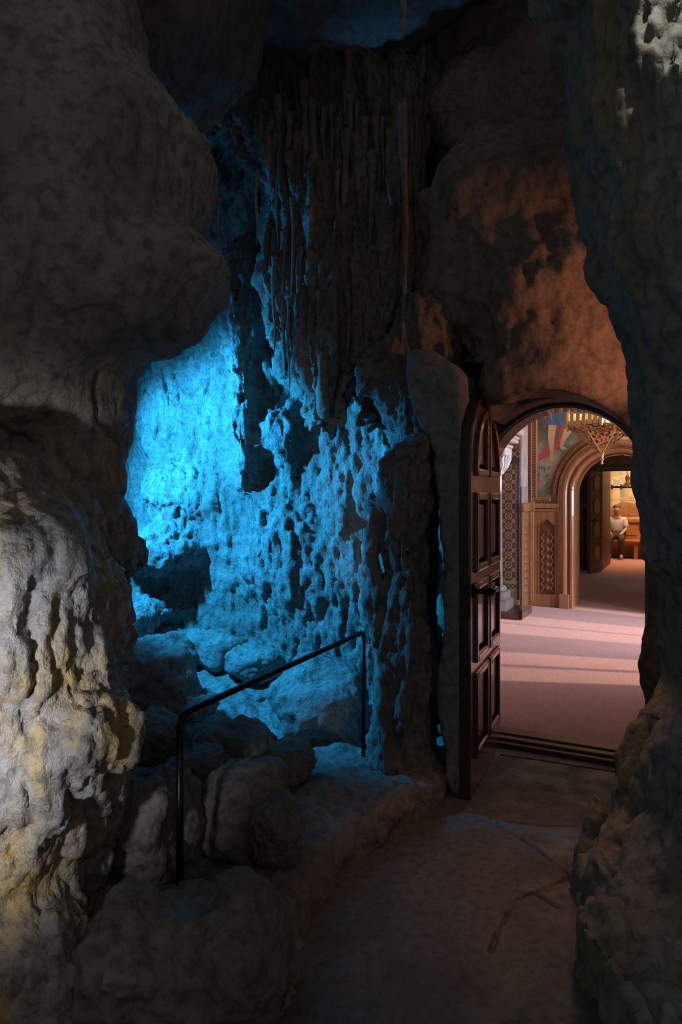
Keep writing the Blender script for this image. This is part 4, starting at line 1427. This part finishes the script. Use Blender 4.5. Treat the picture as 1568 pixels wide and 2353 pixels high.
tag(fw, 'orange oak wainscot along the wall of the farthest room', 'wainscot')
bn = empty('bench', B0 + VX * 3.0, ROT)
part('seat', box(nbm(), (-0.55, -0.04, 0.40), (1.9, 0.36, 0.45), 0.01), M['far_wood'], bn)
for x in (-0.5, 0.36, 1.8):
    part('leg', box(nbm(), (x, 0.0, 0.0), (x + 0.09, 0.34, 0.41), 0.006), M['far_wood'], bn)
part('back_board', box(nbm(), (0.4, 0.28, 0.0), (1.85, 0.31, 0.40)), M['far_wood'], bn)
tag(bn, 'long wooden bench against the wainscot of the farthest room', 'bench')
fc = empty('chandelier', Vector(((1443 - CX) / F * 15.9, 15.9, EYE - FZ - (1122 - HY) / F * 15.9 + FZ)))
bm = nbm()
ring = [(0.36 * math.cos(a), 0.36 * math.sin(a), 0.03) for a in np.linspace(0, 2 * math.pi, 33)]
tube(bm, ring, 0.022, 8)
part('ring', bm, M['iron'], fc, True)
for k in range(8):
    a = 2 * math.pi * k / 8
    x, y = 0.36 * math.cos(a), 0.36 * math.sin(a)
    part('candle_cup', lathe(nbm(), [(0.01, -0.04), (0.03, 0.0), (0.02, 0.04), (0.035, 0.09), (0.012, 0.10), (0.012, 0.2)], (x, y, 0.0), 8), M['brass'], fc, True)
part('stem', lathe(nbm(), [(0.02, 0.0), (0.07, 0.03), (0.1, 0.08), (0.04, 0.15), (0.06, 0.24), (0.015, 0.32), (0.012, 1.6)], n=12), M['brass'], fc, True)
for k in range(4):
    a = math.pi / 2 * k
    part('arm', tube(nbm(), [(0, 0, 0.1), (0.18 * math.cos(a), 0.18 * math.sin(a), 0.05), (0.36 * math.cos(a), 0.36 * math.sin(a), 0.03)], 0.012, 6), M['brass'], fc, True)
tag(fc, 'small dark ring chandelier with candle cups in the farthest room', 'chandelier')


def skinned(name, verts, edges, radii, mat, parent):
    me = bpy.data.meshes.new(name)
    me.from_pydata(verts, edges, [])
    o = link(name, me, mat, parent)
    md = o.modifiers.new('skin', 'SKIN')
    md.use_smooth_shade = True
    for v, r in zip(me.skin_vertices[0].data, radii):
        v.radius = r if hasattr(r, '__len__') else (r, r)
    me.skin_vertices[0].data[0].use_root = True
    sb = o.modifiers.new('smooth', 'SUBSURF')
    sb.levels = sb.render_levels = 2
    return o


sc = fpt(1421, 1200)[0]
pe = empty('person', B0 + VX * 3.02 + UX * sc, ROT)
# seated: hips on the bench, facing the doorway
jv = [(0, 0.16, 0.55), (0, 0.15, 0.75), (0, 0.13, 0.95), (0, 0.11, 1.03), (0, 0.08, 1.10), (0, 0.07, 1.19), (0, 0.09, 1.26),
      (-0.17, 0.13, 0.95), (-0.22, 0.04, 0.72), (-0.12, -0.14, 0.60), (-0.08, -0.20, 0.585), (0.17, 0.13, 0.95), (0.22, 0.04, 0.72), (0.12, -0.14, 0.60), (0.08, -0.20, 0.585),
      (-0.10, 0.12, 0.53), (-0.13, -0.28, 0.52), (-0.13, -0.26, 0.09), (-0.14, -0.38, 0.045), (0.10, 0.12, 0.53), (0.13, -0.28, 0.52), (0.13, -0.26, 0.09), (0.14, -0.38, 0.045)]
je = [(0, 1), (1, 2), (2, 3), (3, 4), (4, 5), (5, 6), (2, 7), (7, 8), (8, 9), (9, 10), (2, 11), (11, 12), (12, 13), (13, 14), (0, 15), (15, 16), (16, 17), (17, 18), (0, 19), (19, 20), (20, 21), (21, 22)]
jr = [(0.15, 0.11), (0.14, 0.10), (0.14, 0.09), 0.055, 0.075, 0.085, 0.06, 0.055, 0.042, 0.033, 0.03, 0.055, 0.042, 0.033, 0.03, 0.085, 0.065, 0.045, 0.035, 0.085, 0.065, 0.045, 0.035]
skinned('body', jv, je, jr, plain('skin', (0.45, 0.27, 0.19), 0.6), pe)
up = [0, 1, 2, 7, 8, 11, 12]
um = {k: i for i, k in enumerate(up)}
sh = skinned('shirt', [jv[k] for k in up], [(um[a], um[b]) for a, b in je if a in um and b in um], [(0.20, 0.17), (0.19, 0.16), (0.17, 0.13), 0.075, 0.065, 0.075, 0.065], plain('pale_cloth', (0.48, 0.45, 0.47), 0.8), pe)
sh['label'] = 'pale loose top'
lo_ = [0, 15, 16, 17, 19, 20, 21]
lm = {k: i for i, k in enumerate(lo_)}
tr = skinned('trousers', [jv[k] for k in lo_], [(lm[a], lm[b]) for a, b in je if a in lm and b in lm], [(0.155, 0.12), 0.095, 0.078, 0.055, 0.095, 0.078, 0.055], plain('dark_cloth', (0.05, 0.035, 0.03), 0.8), pe)
bm = nbm()
bmesh.ops.create_icosphere(bm, subdivisions=3, radius=1.0, matrix=Matrix.Translation((0, 0.105, 1.235)) @ Matrix.Diagonal((0.085, 0.095, 0.075, 1)))
part('hair', bm, plain('brown_hair', (0.10, 0.06, 0.04), 0.6), pe, True)
bm = nbm()
bmesh.ops.create_icosphere(bm, subdivisions=1, radius=0.014, matrix=Matrix.Translation((0, -0.012, 1.15)))
for x in (-0.03, 0.03):
    bmesh.ops.create_icosphere(bm, subdivisions=1, radius=0.008, matrix=Matrix.Translation((x, -0.003, 1.175)))
part('face', bm, plain('face_tone', (0.36, 0.2, 0.14), 0.6), pe, True)
tag(pe, 'person in a pale top sitting on the bench of the farthest room', 'person')
bm = nbm()
box(bm, (2.2, -0.2, 0.0), (2.3, 3.6, 3.4))
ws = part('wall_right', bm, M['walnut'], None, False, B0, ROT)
tag(ws, 'side wall of the farthest room', 'wall', kind='structure')

# room lights: daylight through the windows, lamps in the rooms
for v0, v1, e in ((2.2, 2.9, 42), (3.3, 4.0, 66), (4.4, 5.1, 62)):
    c = room(3.0, (v0 + v1) / 2, 1.9)
    light('window_daylight', 'AREA', c, room(0.0, (v0 + v1) / 2 + 0.35, 0.3), e, (0.86, 0.88, 1.0), 0.4, size_y=1.6)
light('window_sun', 'SPOT', room(6.0, 3.5, 3.1), room(0.6, 2.6, 0.0), 2000, (1.0, 0.72, 0.50), 0.05, 50, 0.3)
light('room_lamp', 'POINT', room(0.2, 3.9, 2.9), None, 14, (1.0, 0.70, 0.45), 0.15)
light('lantern_light', 'POINT', Vector((3.06, 8.0, 2.75)), None, 25, (1.0, 0.72, 0.42), 0.08)
light('vestibule_lamp', 'POINT', A0 + UX * 1.4 + VX * 2.2 + Vector((0, 0, 2.6)), None, 12, (1.0, 0.72, 0.5), 0.15)
light('far_room_lamp', 'AREA', B0 + UX * 0.6 + VX * 2.4 + Vector((0, 0, 3.2)), B0 + UX * 0.7 + VX * 3.0, 95, (1.0, 0.62, 0.30), 1.2)
